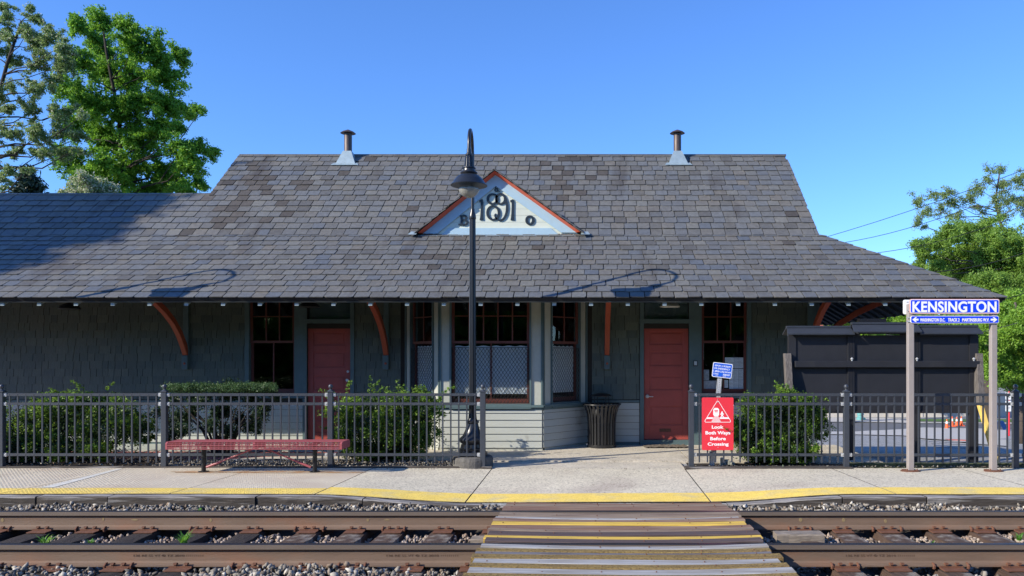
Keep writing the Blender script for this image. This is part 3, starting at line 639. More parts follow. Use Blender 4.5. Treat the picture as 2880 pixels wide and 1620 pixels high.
# deck: thin slabs under the slates (polygon lists), slates on top
deck = MB()
def slab(mbx, poly, th=.05, m=0):
    P = [Vector(p) for p in poly]; n = (P[1] - P[0]).cross(P[2] - P[0]).normalized()
    if n.z < 0: n = -n
    mbx.prism([p - n * th for p in P], n * th, m)
slab(deck, [(XFAR, YE, ZE), (XE, YE, ZE), (XB, YB, ZB), (XFAR, YB, ZB)])
slab(deck, [(XL, YB, ZB), (XB - .03, YB, ZB), (XB - .03, YR, ZR), (XL, YR, ZR)])
slab(deck, [(XFAR, YB, ZB), (XL, YB, ZB), (XL, YLr, ZLr), (XFAR, YLr, ZLr)])
slab(deck, [(XL, YR, ZR), (XB - .03, YR, ZR), (XB - .03, YBb, ZB), (XL, YBb, ZB)])
slab(deck, [(XFAR, YLr, ZLr), (XL, YLr, ZLr), (XL, YBb - 1.2, ZB), (XFAR, YBb - 1.2, ZB)])
slab(deck, [(XE, YE, ZE), (XE, YEb, ZE), (XB, YBb, ZB), (XB, YB, ZB)])
slab(deck, [(XFAR, YEb, ZE), (XE, YEb, ZE), (XB, YBb, ZB), (XFAR, YBb, ZB)])
# slates
STREAKS = [[(722, 470), (711, 498), (699, 538), (674, 560)], [(674, 560), (655, 619), (649, 640)], [(640, 510), (602, 538), (590, 560)], [(531, 644), (519, 664)], [(760, 500), (740, 540)], [(620, 600), (612, 640)]]
SPOTS = [(1590, 500, 110, 60, .30), (870, 530, 60, 25, .35), (2310, 560, 45, 90, .18), (1180, 620, 60, 40, .18), (1010, 470, 70, 30, .18), (2250, 640, 60, 60, .12), (1400, 720, 300, 60, .04), (700, 600, 120, 90, .10)]
def stained(p):
    px, py = VX + F * p[0] / p[1], VY - F * (p[2] - CZ) / p[1]
    for s in STREAKS:
        for q, r_ in zip(s[:-1], s[1:]):
            q, r_ = Vector(q), Vector(r_); dd = r_ - q; t = max(0, min(1, (Vector((px, py)) - q).dot(dd) / dd.length_squared))
            if (q + dd * t - Vector((px, py))).length < 15: return random.random() < .8
    return any(((px - x) / w_) ** 2 + ((py - y) / h_) ** 2 < 1 and random.random() < pr for x, y, w_, h_, pr in SPOTS)
def slates(mbx, O, U, W, L_, e, width, region, nrm, m=0, stain=False, clip=False):
    """rows of slates from origin O along U, up W; region(v) -> (u0,u1)"""
    O, U, W = Vector(O), Vector(U).normalized(), Vector(W).normalized(); N = Vector(nrm).normalized()
    k = 0; v = -.02; ph0 = random.uniform(0, width)
    while v < L_ - .02:
        u0, u1 = region(v + e / 2) if not clip else (min(region(v)[0], region(v + e)[0]), region(v)[1]); u = u0 - ((ph0 + k * .5 * width + random.uniform(-.2, .2) * width) % width)
        v1 = min(v + e * 1.55, L_ + .004); vtop_lift = .006
        wob = random.uniform(-.004, .004)
        while u < u1:
            w_ = width * random.uniform(.93, 1.07); a = max(u, u0); b = min(u + w_ - random.uniform(.008, .018), u1)
            if b - a > .04:
                j = random.uniform(-.010, .008) + wob; tl = random.uniform(-.003, .006); h0 = (.028 if k or O.z < 3 else .016) + tl; h1 = vtop_lift
                c = random.uniform(.008, .035) if random.random() < .8 else .002; c2 = random.uniform(.005, .022)
                if b - a < .09: c = .006
                cl, cr_ = (c, c2) if random.random() < .5 else (c2, c)
                vb = v + j
                P = lambda uu, vv, hh: O + U * uu + W * vv + N * hh
                hh = lambda vv: h0 + (h1 - h0) * (vv - vb) / (v1 - vb)
                top = [(a + cl, vb), (b - cr_, vb + random.uniform(-.006, .006)), (b, vb + cr_), (b, v1), (a, v1), (a, vb + cl)]
                if clip:
                    top = [(min(max(x, region(y)[0]), region(y)[1]), y) for x, y in top]
                vs = [P(x, y, hh(y)) for x, y in top] + [P(x, y, hh(y) - .015) for x, y in top]
                mbx.add(vs, [(0, 1, 2, 3, 4, 5), (6, 7, 1, 0), (7, 8, 2, 1), (8, 9, 3, 2), (10, 11, 5, 4), (11, 6, 0, 5)], 2 if stain and stained(P((a + b) / 2, v + e / 2, 0)) else m)
            u += w_
        v += e; k += 1
SLT = MB(); E_ = .216
Lw1 = math.hypot(YB - YE, ZB - ZE); up1 = (0, YB - YE, ZB - ZE); n1 = (0, -(ZB - ZE), YB - YE)
slates(SLT, (0, YE, ZE), (1, 0, 0), up1, Lw1, E_, .232, lambda v: (XFAR, XE + (XB - XE) * max(0, min(1, v / Lw1)) + .02), n1, stain=True, clip=True)
Lw2 = math.hypot(YR - YB, ZR - ZB); up2 = (0, YR - YB, ZR - ZB); n2 = (0, -(ZR - ZB), YR - YB)
Lleft = math.hypot(YLr - YB, ZLr - ZB)
slates(SLT, (0, YB, ZB), (1, 0, 0), up2, Lw2, E_, .238, lambda v: (XL - .02 if v > Lleft - .1 else XFAR, XB + .0), n2, stain=True)
Lh = math.hypot(XE - XB, ZE - ZB)
slates(SLT, (XE, YE, ZE), (0, 1, 0), (XB - XE, 0, ZB - ZE), Lh, E_, .29, lambda v: (.03 + (YB - YE) * max(0, min(1, v / Lh)), YEb - YE - (YB - YE) * max(0, min(1, v / Lh))), (ZB - ZE, 0, XE - XB), clip=True)
slates(SLT, (0, YEb, ZE), (1, 0, 0), (0, YE - YB, ZB - ZE), Lw1, E_, .29, lambda v: (XFAR, XE + (XB - XE) * max(0, min(1, v / Lw1))), (0, ZB - ZE, YB - YE))
slates(SLT, (0, YBb, ZB), (1, 0, 0), (0, YB - YR, ZR - ZB), Lw2, E_, .29, lambda v: (XL, XB), (0, ZR - ZB, YR - YB))
# ridge edge slabs
b0 = len(SLT.f)
for f, m_ in zip(deck.f, deck.m): SLT.f.append(tuple(i + len(SLT.v) for i in f)); SLT.m.append(1)
SLT.v.extend(deck.v)
roof = SLT.build('roof', [M['slate'], M['slate_dark'], M['slate_stained']], ST)
rc = MB()
rc.box(XL, XB, YR - .035, YR + .035, ZR - .02, ZR + .018); rc.box(XFAR, XL, YLr - .03, YLr + .05, ZLr - .02, ZLr + .014)
rc.build('ridge_cap', M['slate'], roof)
# soffit: boarding under the slates and eave board
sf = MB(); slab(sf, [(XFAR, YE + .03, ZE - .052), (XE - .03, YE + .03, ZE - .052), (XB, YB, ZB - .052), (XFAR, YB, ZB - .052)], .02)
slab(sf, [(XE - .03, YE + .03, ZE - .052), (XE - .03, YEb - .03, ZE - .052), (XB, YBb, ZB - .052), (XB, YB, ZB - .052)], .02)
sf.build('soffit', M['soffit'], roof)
# rafters with visible tails
nrm1 = Vector(n1).normalized(); u1_ = Vector(up1).normalized()
def rafter(x):
    ye = min(WY + .1, YE + (XE - x) - .06); a = Vector((x, YE + .07, ZE + .07 * sl1 - .075)); b = Vector((x, ye, ZE + (ye - YE) * sl1 - .075)); d = Vector((0, 0, -.085))
    m_ = MB(); m_.hexa([a + Vector((-.032, 0, 0)) + d, a + Vector((.032, 0, 0)) + d, b + Vector((.032, 0, 0)) + d, b + Vector((-.032, 0, 0)) + d, a + Vector((-.032, 0, 0)), a + Vector((.032, 0, 0)), b + Vector((.032, 0, 0)), b + Vector((-.032, 0, 0))])
    return m_
xr = (8.5 - VX) / F * 12.95; k = 0
while xr - .59 * 4 > XFAR: xr -= .59
xr = (8.5 - VX) / F * 12.95 - .59 * 5
while xr < XE - .15:
    if xr < XW or True: rafter(xr).build('rafter', M['rafter'], ST)
    xr += .5915
y = WY + .3
while y < YEb - .1:
    m_ = MB(); sk = (ZB - ZE) / (XE - XB); a = Vector((XE - .07, y, ZE + .07 * sk - .075)); b = Vector((XW + .02, y, ZE + (XE - XW) * sk - .075)); d = Vector((0, 0, -.13))
    m_.hexa([b + Vector((0, -.035, 0)) + d, a + Vector((0, -.035, 0)) + d * .5, a + Vector((0, .035, 0)) + d * .5, b + Vector((0, .035, 0)) + d, b + Vector((0, -.035, 0)), a + Vector((0, -.035, 0)), a + Vector((0, .035, 0)), b + Vector((0, .035, 0))])
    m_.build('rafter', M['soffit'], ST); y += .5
# ---- walls
def wall_cells(mbx, fr, u0, u1, z0, z1, holes, n0, n1, m=0):
    us = sorted({u0, u1, *[h[0] for h in holes], *[h[1] for h in holes]}); us = [u for u in us if u0 <= u <= u1]
    for a, b in zip(us[:-1], us[1:]):
        segs = [(z0, z1)]
        for h in holes:
            if h[0] < b - 1e-6 and h[1] > a + 1e-6:
                ns_ = []
                for s0, s1 in segs:
                    if h[2] > s0: ns_.append((s0, min(s1, h[2])))
                    if h[3] < s1: ns_.append((max(s0, h[3]), s1))
                segs = [s for s in ns_ if s[1] - s[0] > .001]
        for s0, s1 in segs: mbx.fbox(fr, a, b, n0, n1, s0, s1, m)
FR = ((0, WY), (1, 0), (0, -1))
holes_front = [(WX(702), WX(829), WZ(1107), 2.9), (WX(864), WX(986), .10, 2.13 + .05), (WX(864), WX(986), 2.27, 2.9), (-3.42, -.02, -.2, 3.6),
               (WX(1811), WX(1937), .10, 2.27 - .09), (WX(1811), WX(1937), 2.27, 2.9), (WX(1973), WX(2101), WZ(1107), 2.9)]
wl = MB()
wall_cells(wl, FR, XFAR, XW, 0.0, 3.80, holes_front, -.12, -.001, 0)
wl.box(XW - .12, XW - .001, WY + .121, 20.3, 0, 3.85, 0); wl.box(XFAR, XW, 20.3, 20.42, 0, 3.9, 0)
wl.add([(XB - .16, YB + .1, ZB - .1), (XB - .16, YBb - .1, ZB - .1), (XB - .16, YR, ZR - .1)], [(0, 1, 2)], 0)
wl.add([(XL + .05, YB + .1, ZB), (XL + .05, YBb - .1, ZB), (XL + .05, YR, ZR - .08)], [(2, 1, 0)], 0)
wl.add([(XFAR + .02, WY, 0), (XFAR + .02, 20.3, 0), (XFAR + .02, 20.3, 3.8), (XFAR + .02, YLr, ZLr - .08), (XFAR + .02, WY, 3.8)], [(4, 3, 2, 1, 0)], 0)
wl.box(XFAR + .1, XW - .15, 17.6, 17.7, .05, 3.8, 1); wl.box(XFAR + .1, XW - .15, WY + .13, 17.6, .02, .05, 1); wl.box(XFAR + .1, XW - .15, WY + .13, 17.6, 3.4, 3.45, 1)
wall = wl.build('wall', [M['joint'], M['darkroom']], ST)
def free(u0, u1, z0, z1, holes):
    segs = [(u0, u1)]
    for h in holes:
        if h[2] < z1 - .005 and h[3] > z0 + .005:
            ns_ = []
            for a, b in segs:
                if h[0] > a: ns_.append((a, min(b, h[0])))
                if h[1] < b: ns_.append((max(a, h[1]), b))
            segs = [s for s in ns_ if s[1] - s[0] > .01]
    return segs
def shingles(mbx, fr, u0, u1, z0, z1, holes, e=.143, thick=.018):
    O, U, N = fr; z = z0
    while z < z1:
        zt = min(z + e, z1)
        for a0, b0_ in free(u0, u1, z, zt, holes):
            u = a0 - random.uniform(0, .1)
            while u < b0_:
                w_ = random.uniform(.09, .27); a, b = max(u, a0), min(u + w_ - random.uniform(.004, .010), b0_)
                if b - a > .01:
                    j = random.uniform(-.005, .004); P = lambda uu, nn, zz: (O[0] + U[0] * uu + N[0] * nn, O[1] + U[1] * uu + N[1] * nn, zz)
                    t0 = thick + random.uniform(-.002, .003)
                    mbx.add([P(a, .001, z + j), P(b, .001, z + j), P(b, t0, z + j), P(a, t0, z + j), P(a, .001, zt + .003), P(b, .001, zt + .003), P(b, .004, zt + .003), P(a, .004, zt + .003)],
                            [(0, 1, 2, 3), (3, 2, 6, 7), (1, 5, 6, 2), (0, 3, 7, 4)])
                u += w_
        z += e
def claps(mbx, fr, u0, u1, z0, z1, holes, e=.122, thick=.022):
    O, U, N = fr; z = z0
    for a, b in free(u0, u1, z0, z1, holes): mbx.fbox(fr, a + .001, b - .001, .0008, .0016, z0, z1 - .001, 1)  # dark backing sheet paints the shadow lines under the board edges
    while z < z1 - .01:
        zt = min(z + e, z1)
        for a, b in free(u0, u1, z, zt, holes):
            P = lambda uu, nn, zz: (O[0] + U[0] * uu + N[0] * nn, O[1] + U[1] * uu + N[1] * nn, zz); zb_ = z + .007
            mbx.add([P(a, .002, zb_), P(b, .002, zb_), P(b, thick, zb_), P(a, thick, zb_), P(a, .002, zt), P(b, .002, zt), P(b, .006, zt), P(a, .006, zt)],
                    [(0, 1, 2, 3), (3, 2, 6, 7), (4, 7, 6, 5), (1, 5, 6, 2), (0, 3, 7, 4)])
        z += e
EXT = [(WX(690), WX(863), .83, 3.8), (WX(852), WX(998), -.1, 3.8), (WX(1127), WX(1665), -.1, 3.8), (WX(1798), WX(1962), -.1, 3.8), (WX(1937), WX(2113), .83, 3.8)]
sh = MB(); shingles(sh, FR, XFAR, XW, .86, 3.75, EXT); sh.build('shingle_cladding', M['shingle'], wall)
for a_, b_ in free(XFAR, XW, .3, .5, EXT): cl = MB(); claps(cl, FR, a_, b_, .06, .80, EXT); cl.build('clapboard_cladding', [M['clap'], M['joint']], wall)
sh2 = MB(); shingles(sh2, ((XW, WY), (0, 1), (1, 0)), 0, 5.4, .86, 3.75, []); sh2.build('shingle_cladding', M['shingle'], wall)
cl2 = MB(); claps(cl2, ((XW, WY), (0, 1), (1, 0)), 0, 5.4, .06, .80, []); cl2.build('clapboard_cladding', [M['clap'], M['joint']], wall)
for a, b in free(XFAR, XW + .03, .8, .86, EXT): tb = MB(); tb.fbox(FR, a, b, .002, .035, .802, .845); tb.build('water_table', M['trim'], wall)
for a, b in free(XFAR, XW + .02, .0, .06, EXT): tb = MB(); tb.fbox(FR, a, b, .002, .018, .0, .058); tb.build('base_board', M['trim'], wall)
tb = MB(); tb.fbox(FR, XW - .09, XW + .028, .02, .032, .02, 3.75); tb.build('corner_board', M['trim'], wall)

def window(parent, fr, u0, u1, z0, zm, z1, up_rows, up_cols, low_cols, curtain=False, grille=False, case=.07, casemat='trim', lower_case=True, casR=None):
    """a sash window in a wall frame: casing, red sash, muntins, panes, optional blind and diamond guard"""
    C_ = MB(); cR = case if casR is None else casR
    if case: C_.fbox(fr, u0 - case, u0 - .001, .002, .030, z0 - .05, z1)
    if cR: C_.fbox(fr, u1 + .001, u1 + cR, .002, .030, z0 - .05, z1)
    C_.fbox(fr, u0 - case, u1 + cR, .0025, .055, z0 - .085, z0 - .051)
    C_.fbox(fr, u0 - .003, u0 + .004, -.12, .001, z0, z1); C_.fbox(fr, u1 - .004, u1 + .003, -.12, .001, z0, z1); C_.fbox(fr, u0, u1, -.12, .02, z0 - .05, z0 - .001)
    wn = C_.build('window', M[casemat], parent)
    s = .045
    F_ = MB()
    def sash(a, b, zz0, zz1, n0, n1, bot):
        F_.fbox(fr, a, a + s, n0, n1, zz0, zz1); F_.fbox(fr, b - s, b, n0, n1, zz0, zz1)
        F_.fbox(fr, a + s, b - s, n0, n1, zz0, zz0 + bot); F_.fbox(fr, a + s, b - s, n0, n1, zz1 - .04, zz1)
    sash(u0 + .005, u1 - .005, zm - .012, z1, -.055, -.020, .045)
    sash(u0 + .005, u1 - .005, z0, zm + .03, -.095, -.060, .085)
    F_.build('window_sash', M['redsash'], wn)
    a, b = u0 + .05, u1 - .05
    mu = MB()
    for k in range(1, up_cols): x = a + (b - a) * k / up_cols; mu.fbox(fr, x - .011, x + .011, -.050, -.024, zm + .034, z1 - .041)
    for zz in up_rows: mu.fbox(fr, a + .001, b - .001, -.048, -.026, zz - .010, zz + .010)
    for k in range(1, low_cols): x = a + (b - a) * k / low_cols; mu.fbox(fr, x - .012, x + .012, -.092, -.064, z0 + .086, zm - .011)
    mu.build('muntin', M['redsash'], wn)
    g = MB(); g.fbox(fr, a - .003, b + .003, -.040, -.036, zm + .03, z1 - .02); g.fbox(fr, a - .003, b + .003, -.080, -.076, z0 + .08, zm)
    g.build('pane', M['glass'], wn)
    if curtain:
        c = MB(); n = 40; V = []
        O, U, N = fr
        for i in range(n + 1):
            uu = a + (b - a) * i / n; nn = -.094 - .004 * math.sin(i * 1.1)
            V += [(O[0] + U[0] * uu + N[0] * nn, O[1] + U[1] * uu + N[1] * nn, z0 + .17), (O[0] + U[0] * uu + N[0] * nn, O[1] + U[1] * uu + N[1] * nn, zm - .055 + .008 * math.sin(i * .9))]
        c.add(V, [(2 * i, 2 * i + 2, 2 * i + 3, 2 * i + 1) for i in range(n)])
        c.build('window_blind', M['curtain'], wn)
    if grille:
        g = MB(); ga, gb, gz0, gz1 = u0 + .012, u1 - .012, z0 + .015, zm - .085; O, U, N = fr; P = lambda uu, zz, nn: Vector((O[0] + U[0] * uu + N[0] * nn, O[1] + U[1] * uu + N[1] * nn, zz))
        for p, q in (((ga, gz0), (gb, gz0)), ((gb, gz0), (gb, gz1)), ((gb, gz1), (ga, gz1)), ((ga, gz1), (ga, gz0))): g.tube([P(*p, .012), P(*q, .012)], .006, 5)
        W_ = .062; H_ = .093; sl_ = H_ / W_
        for sgn, nn in ((1, .010), (-1, .015)):
            c0 = gz0 - (gb - ga) * sl_ if sgn > 0 else gz0; c1 = gz1 if sgn > 0 else gz1 + (gb - ga) * sl_; c = c0 + .01
            while c < c1:
                # line z = c + sgn*sl*(u-ga)
                pts = []
                for u_ in (ga, gb):
                    z_ = c + sgn * sl_ * (u_ - ga)
                    if gz0 <= z_ <= gz1: pts.append((u_, z_))
                for z_ in (gz0, gz1):
                    u_ = ga + (z_ - c) / (sgn * sl_)
                    if ga < u_ < gb: pts.append((u_, z_))
                if len(pts) >= 2 and abs(pts[0][0] - pts[1][0]) > .02: g.tube([P(*pts[0], nn), P(*pts[1], nn)], .0036, 4, cap=False)
                c += H_
        g.build('diamond_guard', M['black'], wn)
    return wn
window(ST, FR, WX(702), WX(829), WZ(1107), WZ(963), 2.9, [WZ(890)], 3, 2, case=.08, casR=.22)['label'] = 'sash window left of the left red door'
window(ST, FR, WX(1973), WX(2101), WZ(1107), WZ(963), 2.9, [WZ(891)], 3, 2, case=.0, casR=.075)['label'] = 'sash window with papers posted behind the glass'
# doors
def door(px0, px1, hinge_left, label, panels, handle, slot):
    u0, u1 = WX(px0), WX(px1); z0, z1 = .105, 2.265
    fr = MB(); fr.fbox(FR, u0 - .075, u0 - .001, .002, .032, .01, 2.9); fr.fbox(FR, u1 + .001, u1 + (.075 if hinge_left else .235), .002, .032, .01, 2.9)
    fr.fbox(FR, u0 - .08, u1 + .08, .0022, .045, 2.275, 2.355); fr.fbox(FR, u0 - .02, u1 + .02, -.1, .05, .012, .104); fr.fbox(FR, u0, u1, -.12, -.11, 2.36, 2.9)
    casing = fr.build('door_casing', M['trim'], ST)
    b = MB(); b.fbox(FR, u0 + .004, u1 - .004, -.075, -.045, z0, z1)
    w_ = u1 - u0; st_ = .105
    hs = [(u0 + st_, u1 - st_, WZ(q1), WZ(q0)) for q0, q1 in panels]
    wall_cells(b, FR, u0 + .004, u1 - .004, z0 + .001, z1 - .001, hs, -.045, -.030)
    for h in hs: b.fbox(FR, h[0] + .035, h[1] - .035, -.045, -.037, h[2] + .03, h[3] - .03)
    d = b.build('door', M['red'], ST, bevel=.004); d['label'] = label
    tg = MB(); tg.fbox(FR, u0 + .01, u1 - .01, -.07, -.062, 2.37, 2.9); tg.build('transom_pane', M['glass'], casing)
    h_ = MB()
    if handle == 'lever':
        hx = u0 + .065; hz = WZ(1115); h_.tube([(hx, WY + .03, hz), (hx, WY - .012, hz)], .034, 16); h_.tube([(hx, WY + .0, hz), (hx, WY - .045, hz)], .012, 8); h_.tube([(hx - .005, WY - .045, hz), (hx + .105, WY - .045, hz - .002)], .009, 8)
        h_.build('door_handle', M['steel'], d, smooth='auto')
    else:
        hx = u1 - .055; hz = WZ(1045); h_.tube([(hx, WY + .03, hz), (hx, WY + .01, hz)], .022, 12); h_.build('door_lock', M['clip'], d)
        h_ = MB(); hz -= .16; h_.tube([(hx, WY + .03, hz), (hx, WY + .0, hz)], .014, 10); h_.tube([(hx, WY + .0, hz), (hx, WY - .04, hz)], [.02, .028], 12); h_.build('door_handle', M['clip'], d, smooth='auto')
    if slot:
        s_ = MB(); s_.fbox(FR, WX(1855), WX(1887), -.030, -.022, WZ(1215), WZ(1206)); s_.fbox(FR, WX(1858), WX(1884), -.022, -.019, WZ(1213), WZ(1208)); s_.build('mail_slot', M['rust'], d)
door(864, 986, False if False else True, 'left red panelled door', [(934, 971), (990, 1034), (1058, 1098), (1122, 1160), (1180, 1218)], 'knob', False)
door(1811, 1937, False, 'right red panelled door with lever handle and mail slot', [(933, 969), (989, 1029), (1058, 1097), (1143, 1196)], 'lever', True)
# ---- bay
FL = Vector((-2.605, 14.08)); FRt = Vector((-.803, 14.08)); WLft = Vector((-3.42, WY)); WR = Vector((-.02, WY))
def frame2(a, b):
    d = (b - a); L_ = d.length; d.normalize(); n = Vector((d.y, -d.x)); return (tuple(a), tuple(d), tuple(n)), L_
ff, lf = frame2(FL, FRt); fl_, ll = frame2(WLft, FL); fr_, lr = frame2(FRt, WR)
bay = MB(); bz0, bz1 = .0, 3.3
hf = (.205, 1.575, .83, 2.88)
hs_ = (ll * .20, ll * .82, .84, 2.88); hr_ = (lr * .19, lr * .80, .84, 2.88)
wall_cells(bay, ff, 0, lf, 0, 3.28, [hf], -.1, 0); wall_cells(bay, fl_, 0.02, ll - .06, 0, 3.28, [hs_], -.1, 0); wall_cells(bay, fr_, .06, lr - .02, 0, 3.28, [hr_], -.1, 0)
bayo = bay.build('bay', M['pale_trim'], ST)
bc = MB()
claps(bc, ff, .012, lf - .012, .055, .765, []); claps(bc, fl_, .01, ll - .012, .055, .765, []); claps(bc, fr_, .012, lr - .01, .055, .765, [])
bc.build('clapboard_cladding', [M['clap'], M['joint']], bayo)
bt = MB()
for f_, L_ in ((ff, lf), (fl_, ll), (fr_, lr)):
    bt.fbox(f_, -.02 if f_ is ff else .0, L_ + (.02 if f_ is ff else 0), .001, .058 if f_ is ff else .05, .768, .812)
    bt.fbox(f_, 0, L_, .0012, .024, .725, .766)
bt.fbox(ff, 0, .028, .001, .022, .812, 2.9); bt.fbox(ff, lf - .028, lf, .001, .022, .812, 2.9)
bt.fbox(fr_, .0, .025, .001, .022, .812, 2.9); bt.fbox(fl_, ll - .025, ll, .001, .022, .812, 2.9)
bt.fbox(fr_, lr - .06, lr - .015, .001, .02, .812, 2.9); bt.fbox(fl_, .02, .06, .001, .02, .812, 2.9)
bt.build('sill_band', M['trim'], bayo)
window(bayo, ff, hf[0], hf[1], hf[2], 1.90, hf[3], [2.37], 5, 2, curtain=True, grille=True, case=.03)
window(bayo, fl_, hs_[0], hs_[1], hs_[2], 1.90, hs_[3], [2.37], 2, 1, curtain=True, grille=True, case=.025)
window(bayo, fr_, hr_[0], hr_[1], hr_[2], 1.90, hr_[3], [2.37], 2, 1, curtain=True, grille=True, case=.025)
# ---- brackets
def bracket(xw, side=False):
    pts = [(0, 1.62), (.10, 1.86), (.26, 2.08), (.48, 2.28), (.78, 2.47), (1.15, 2.64), (1.62, 2.79)]
    m_ = MB(); w_ = .045
    inner = []; outer = []
    for i, (a, z) in enumerate(pts):
        p0 = Vector(pts[max(0, i - 1)]); p1 = Vector(pts[min(len(pts) - 1, i + 1)]); d = (p1 - p0).normalized(); nrm = Vector((-d.y, d.x))
        c = Vector((a, z)); inner.append(c - nrm * .055); outer.append(c + nrm * .055)
    inner[0].x = .0; outer[0] = Vector((-.0, pts[0][1] + .09))
    def P3(v, s): return (xw + s * w_, WY - .02 - v.x, v.y) if not side else (XW + .02 + v.x, WY + .06 + s * w_, v.y)
    n = len(pts); V = []
    for s in (-1, 1): V += [P3(v, s) for v in inner] + [P3(v, s) for v in outer]
    fs = []
    for i in range(n - 1):
        a, b, c, d = i, i + 1, n + i + 1, n + i
        fs += [(a, b, c, d), (2 * n + d, 2 * n + c, 2 * n + b, 2 * n + a), (a, 2 * n + a, 2 * n + b, b), (d, c, 2 * n + c, 2 * n + d)]
    fs += [(0, n, 3 * n, 2 * n), (n - 1, 3 * n - 1, 4 * n - 1, 2 * n - 1)]
    m_.add(V, fs); b_ = m_.build('bracket', M['bracket'], ST, bevel=.006)
    pb = MB()
    if not side:
        pb.box(xw - .055, xw + .055, WY - .09, WY - .012, 1.42, 1.68); pb.box(xw - .05, xw + .05, WY - .045, WY - .013, 1.68, 3.3)
        pb.tube([(xw, WY - .085, 1.53), (xw, WY - .10, 1.53)], .022, 10, 1)
    else: pb.box(XW + .03, XW + .10, WY + .0, WY + .12, 1.42, 3.4)
    pb.build('bracket_block', [M['trim'], M['bracket']], b_, bevel=.008)
for px in (525.4, 1087.8, 1707): bracket(WX(px))
bracket(XW - .08); bracket(0, True)
# ---- vent pipes
for px, l in ((974, 'rusty vent pipe on the left end of the ridge'), (1907, 'rusty vent pipe on the right end of the ridge')):
    c = at(px, 457, 17.42); c.y = 17.42; m_ = MB(); z = 5.86
    m_.lathe([(.083, .24), (.088, .26), (.083, .27), (.083, .66)], (c.x, 17.55, z), 20)
    v = m_.build('vent_pipe', M['pipe'], ST, smooth='auto'); v['label'] = l
    m_ = MB(); m_.lathe([(.165, 0), (.12, .035), (.03, .075), (.004, .085)], (c.x, 17.55, z + .67), 20); m_.tube([(c.x - .07, 17.55, z + .64), (c.x - .07, 17.55, z + .70)], .006, 4); m_.build('pipe_cap', M['pipe'], v, smooth='auto')
    m_ = MB(); zb = roofz(17.36) + .02
    bp = [(c.x - .215, 17.34, zb), (c.x + .215, 17.34, zb), (c.x + .215, 17.78, zb + .02), (c.x - .215, 17.78, zb + .02)]; tp = [(c.x - .088, 17.465, z + .27), (c.x + .088, 17.465, z + .27), (c.x + .088, 17.635, z + .27), (c.x - .088, 17.635, z + .27)]
    m_.hexa(bp + tp); m_.hexa([(c.x - .29, 17.28, zb - .035), (c.x + .29, 17.28, zb - .035), (c.x + .25, 17.4, zb + .03), (c.x - .25, 17.4, zb + .03), (c.x - .29, 17.28, zb - .022), (c.x + .29, 17.28, zb - .022), (c.x + .25, 17.4, zb + .043), (c.x - .25, 17.4, zb + .043)])
    m_.build('pipe_flashing', M['flash'], v)
# ---- dormer with lettering
DY = 15.02; DS = F / DY; DX = lambda px: (px - VX) / DS; DZ = lambda py: CZ - (py - VY) / DS
aL, aR, aT = Vector((DX(1173), DZ(654))), Vector((DX(1634), DZ(651))), Vector((DX(1391), DZ(478)))
zb = min(aL.y, aR.y) - .03
m_ = MB(); cxd = aT.x; dy = 0
m_.prism([(aL.x + .05, DY + .16, zb), (aR.x - .05, DY + .16, zb), (cxd, DY + .16, aT.y - .05)], (0, .02, 0))
for i in range(9):                                        # horizontal boards of the gable face
    z0 = zb + .125 * i; z1 = min(z0 + .121, aT.y - .09)
    if z1 <= z0: break
    def xat(z, side): 
        t = (z - aL.y) / (aT.y - aL.y) if side < 0 else (z - aR.y) / (aT.y - aR.y); t = max(0, min(1, t))
        return (aL.x + (aT.x - aL.x) * t + .04) if side < 0 else (aR.x + (aT.x - aR.x) * t - .04)
    m_.prism([(xat(z0, -1), DY + .15, z0), (xat(z0, 1), DY + .15, z0), (xat(z1, 1), DY + .15, z1), (xat(z1, -1), DY + .15, z1)], (0, .012, 0))
dorm = m_.build('dormer', M['cream'], ST)
def rake(A, T, w0, w1, y0, y1, inset_end=0):
    """board following the rake from A (bottom) to T (top), between perpendicular offsets w0..w1 inward, y0..y1"""
    d = (T - A).normalized(); n = Vector((d.y, -d.x)); 
    if n.y > 0: n = -n
    def cut(w_): # intersection with centre plane x=T.x at top, and base z=A.y at bottom
        P0 = A + n * w_; tt = (T.x - P0.x) / d.x; tb_ = (A.y - P0.y) / d.y
        return P0 + d * tb_, P0 + d * tt
    a0, a1 = cut(w0); b0_, b1 = cut(w1)
    return [(a0.x, a0.y), (a1.x, a1.y), (b1.x, b1.y), (b0_.x, b0_.y)], n, d
tr_ = MB()
for A in (aL, aR):
    q, n, d = rake(A, aT, .045, .22, 0, 0); tr_.prism([(x, DY + .125, z) for x, z in q], (0, .024, 0))
tr_.prism([(aL.x + .42, DY + .13, zb), (aR.x - .42, DY + .13, zb), (aR.x - .57, DY + .13, zb + .135), (aL.x + .57, DY + .13, zb + .135)], (0, .018, 0))
tr_.build('gable_trim', M['skyblue'], dorm)
mo = MB()
for A in (aL, aR):                                        # slanted crown moulding under the rakes
    q0, n, d = rake(A, aT, .012, .05, 0, 0); q1, _, _ = rake(A, aT, .052, .11, 0, 0)
    V = [(q0[0][0], DY - .005, q0[0][1]), (q0[1][0], DY - .005, q0[1][1]), (q1[1][0], DY + .12, q1[1][1]), (q1[0][0], DY + .12, q1[0][1]), (q0[0][0], DY + .12, q0[0][1]), (q0[1][0], DY + .12, q0[1][1])]
    mo.add(V, [(0, 1, 2, 3), (0, 1, 5, 4), (4, 5, 2, 3)])
mo.build('rake_moulding', M['coral'], dorm)
dr = MB()
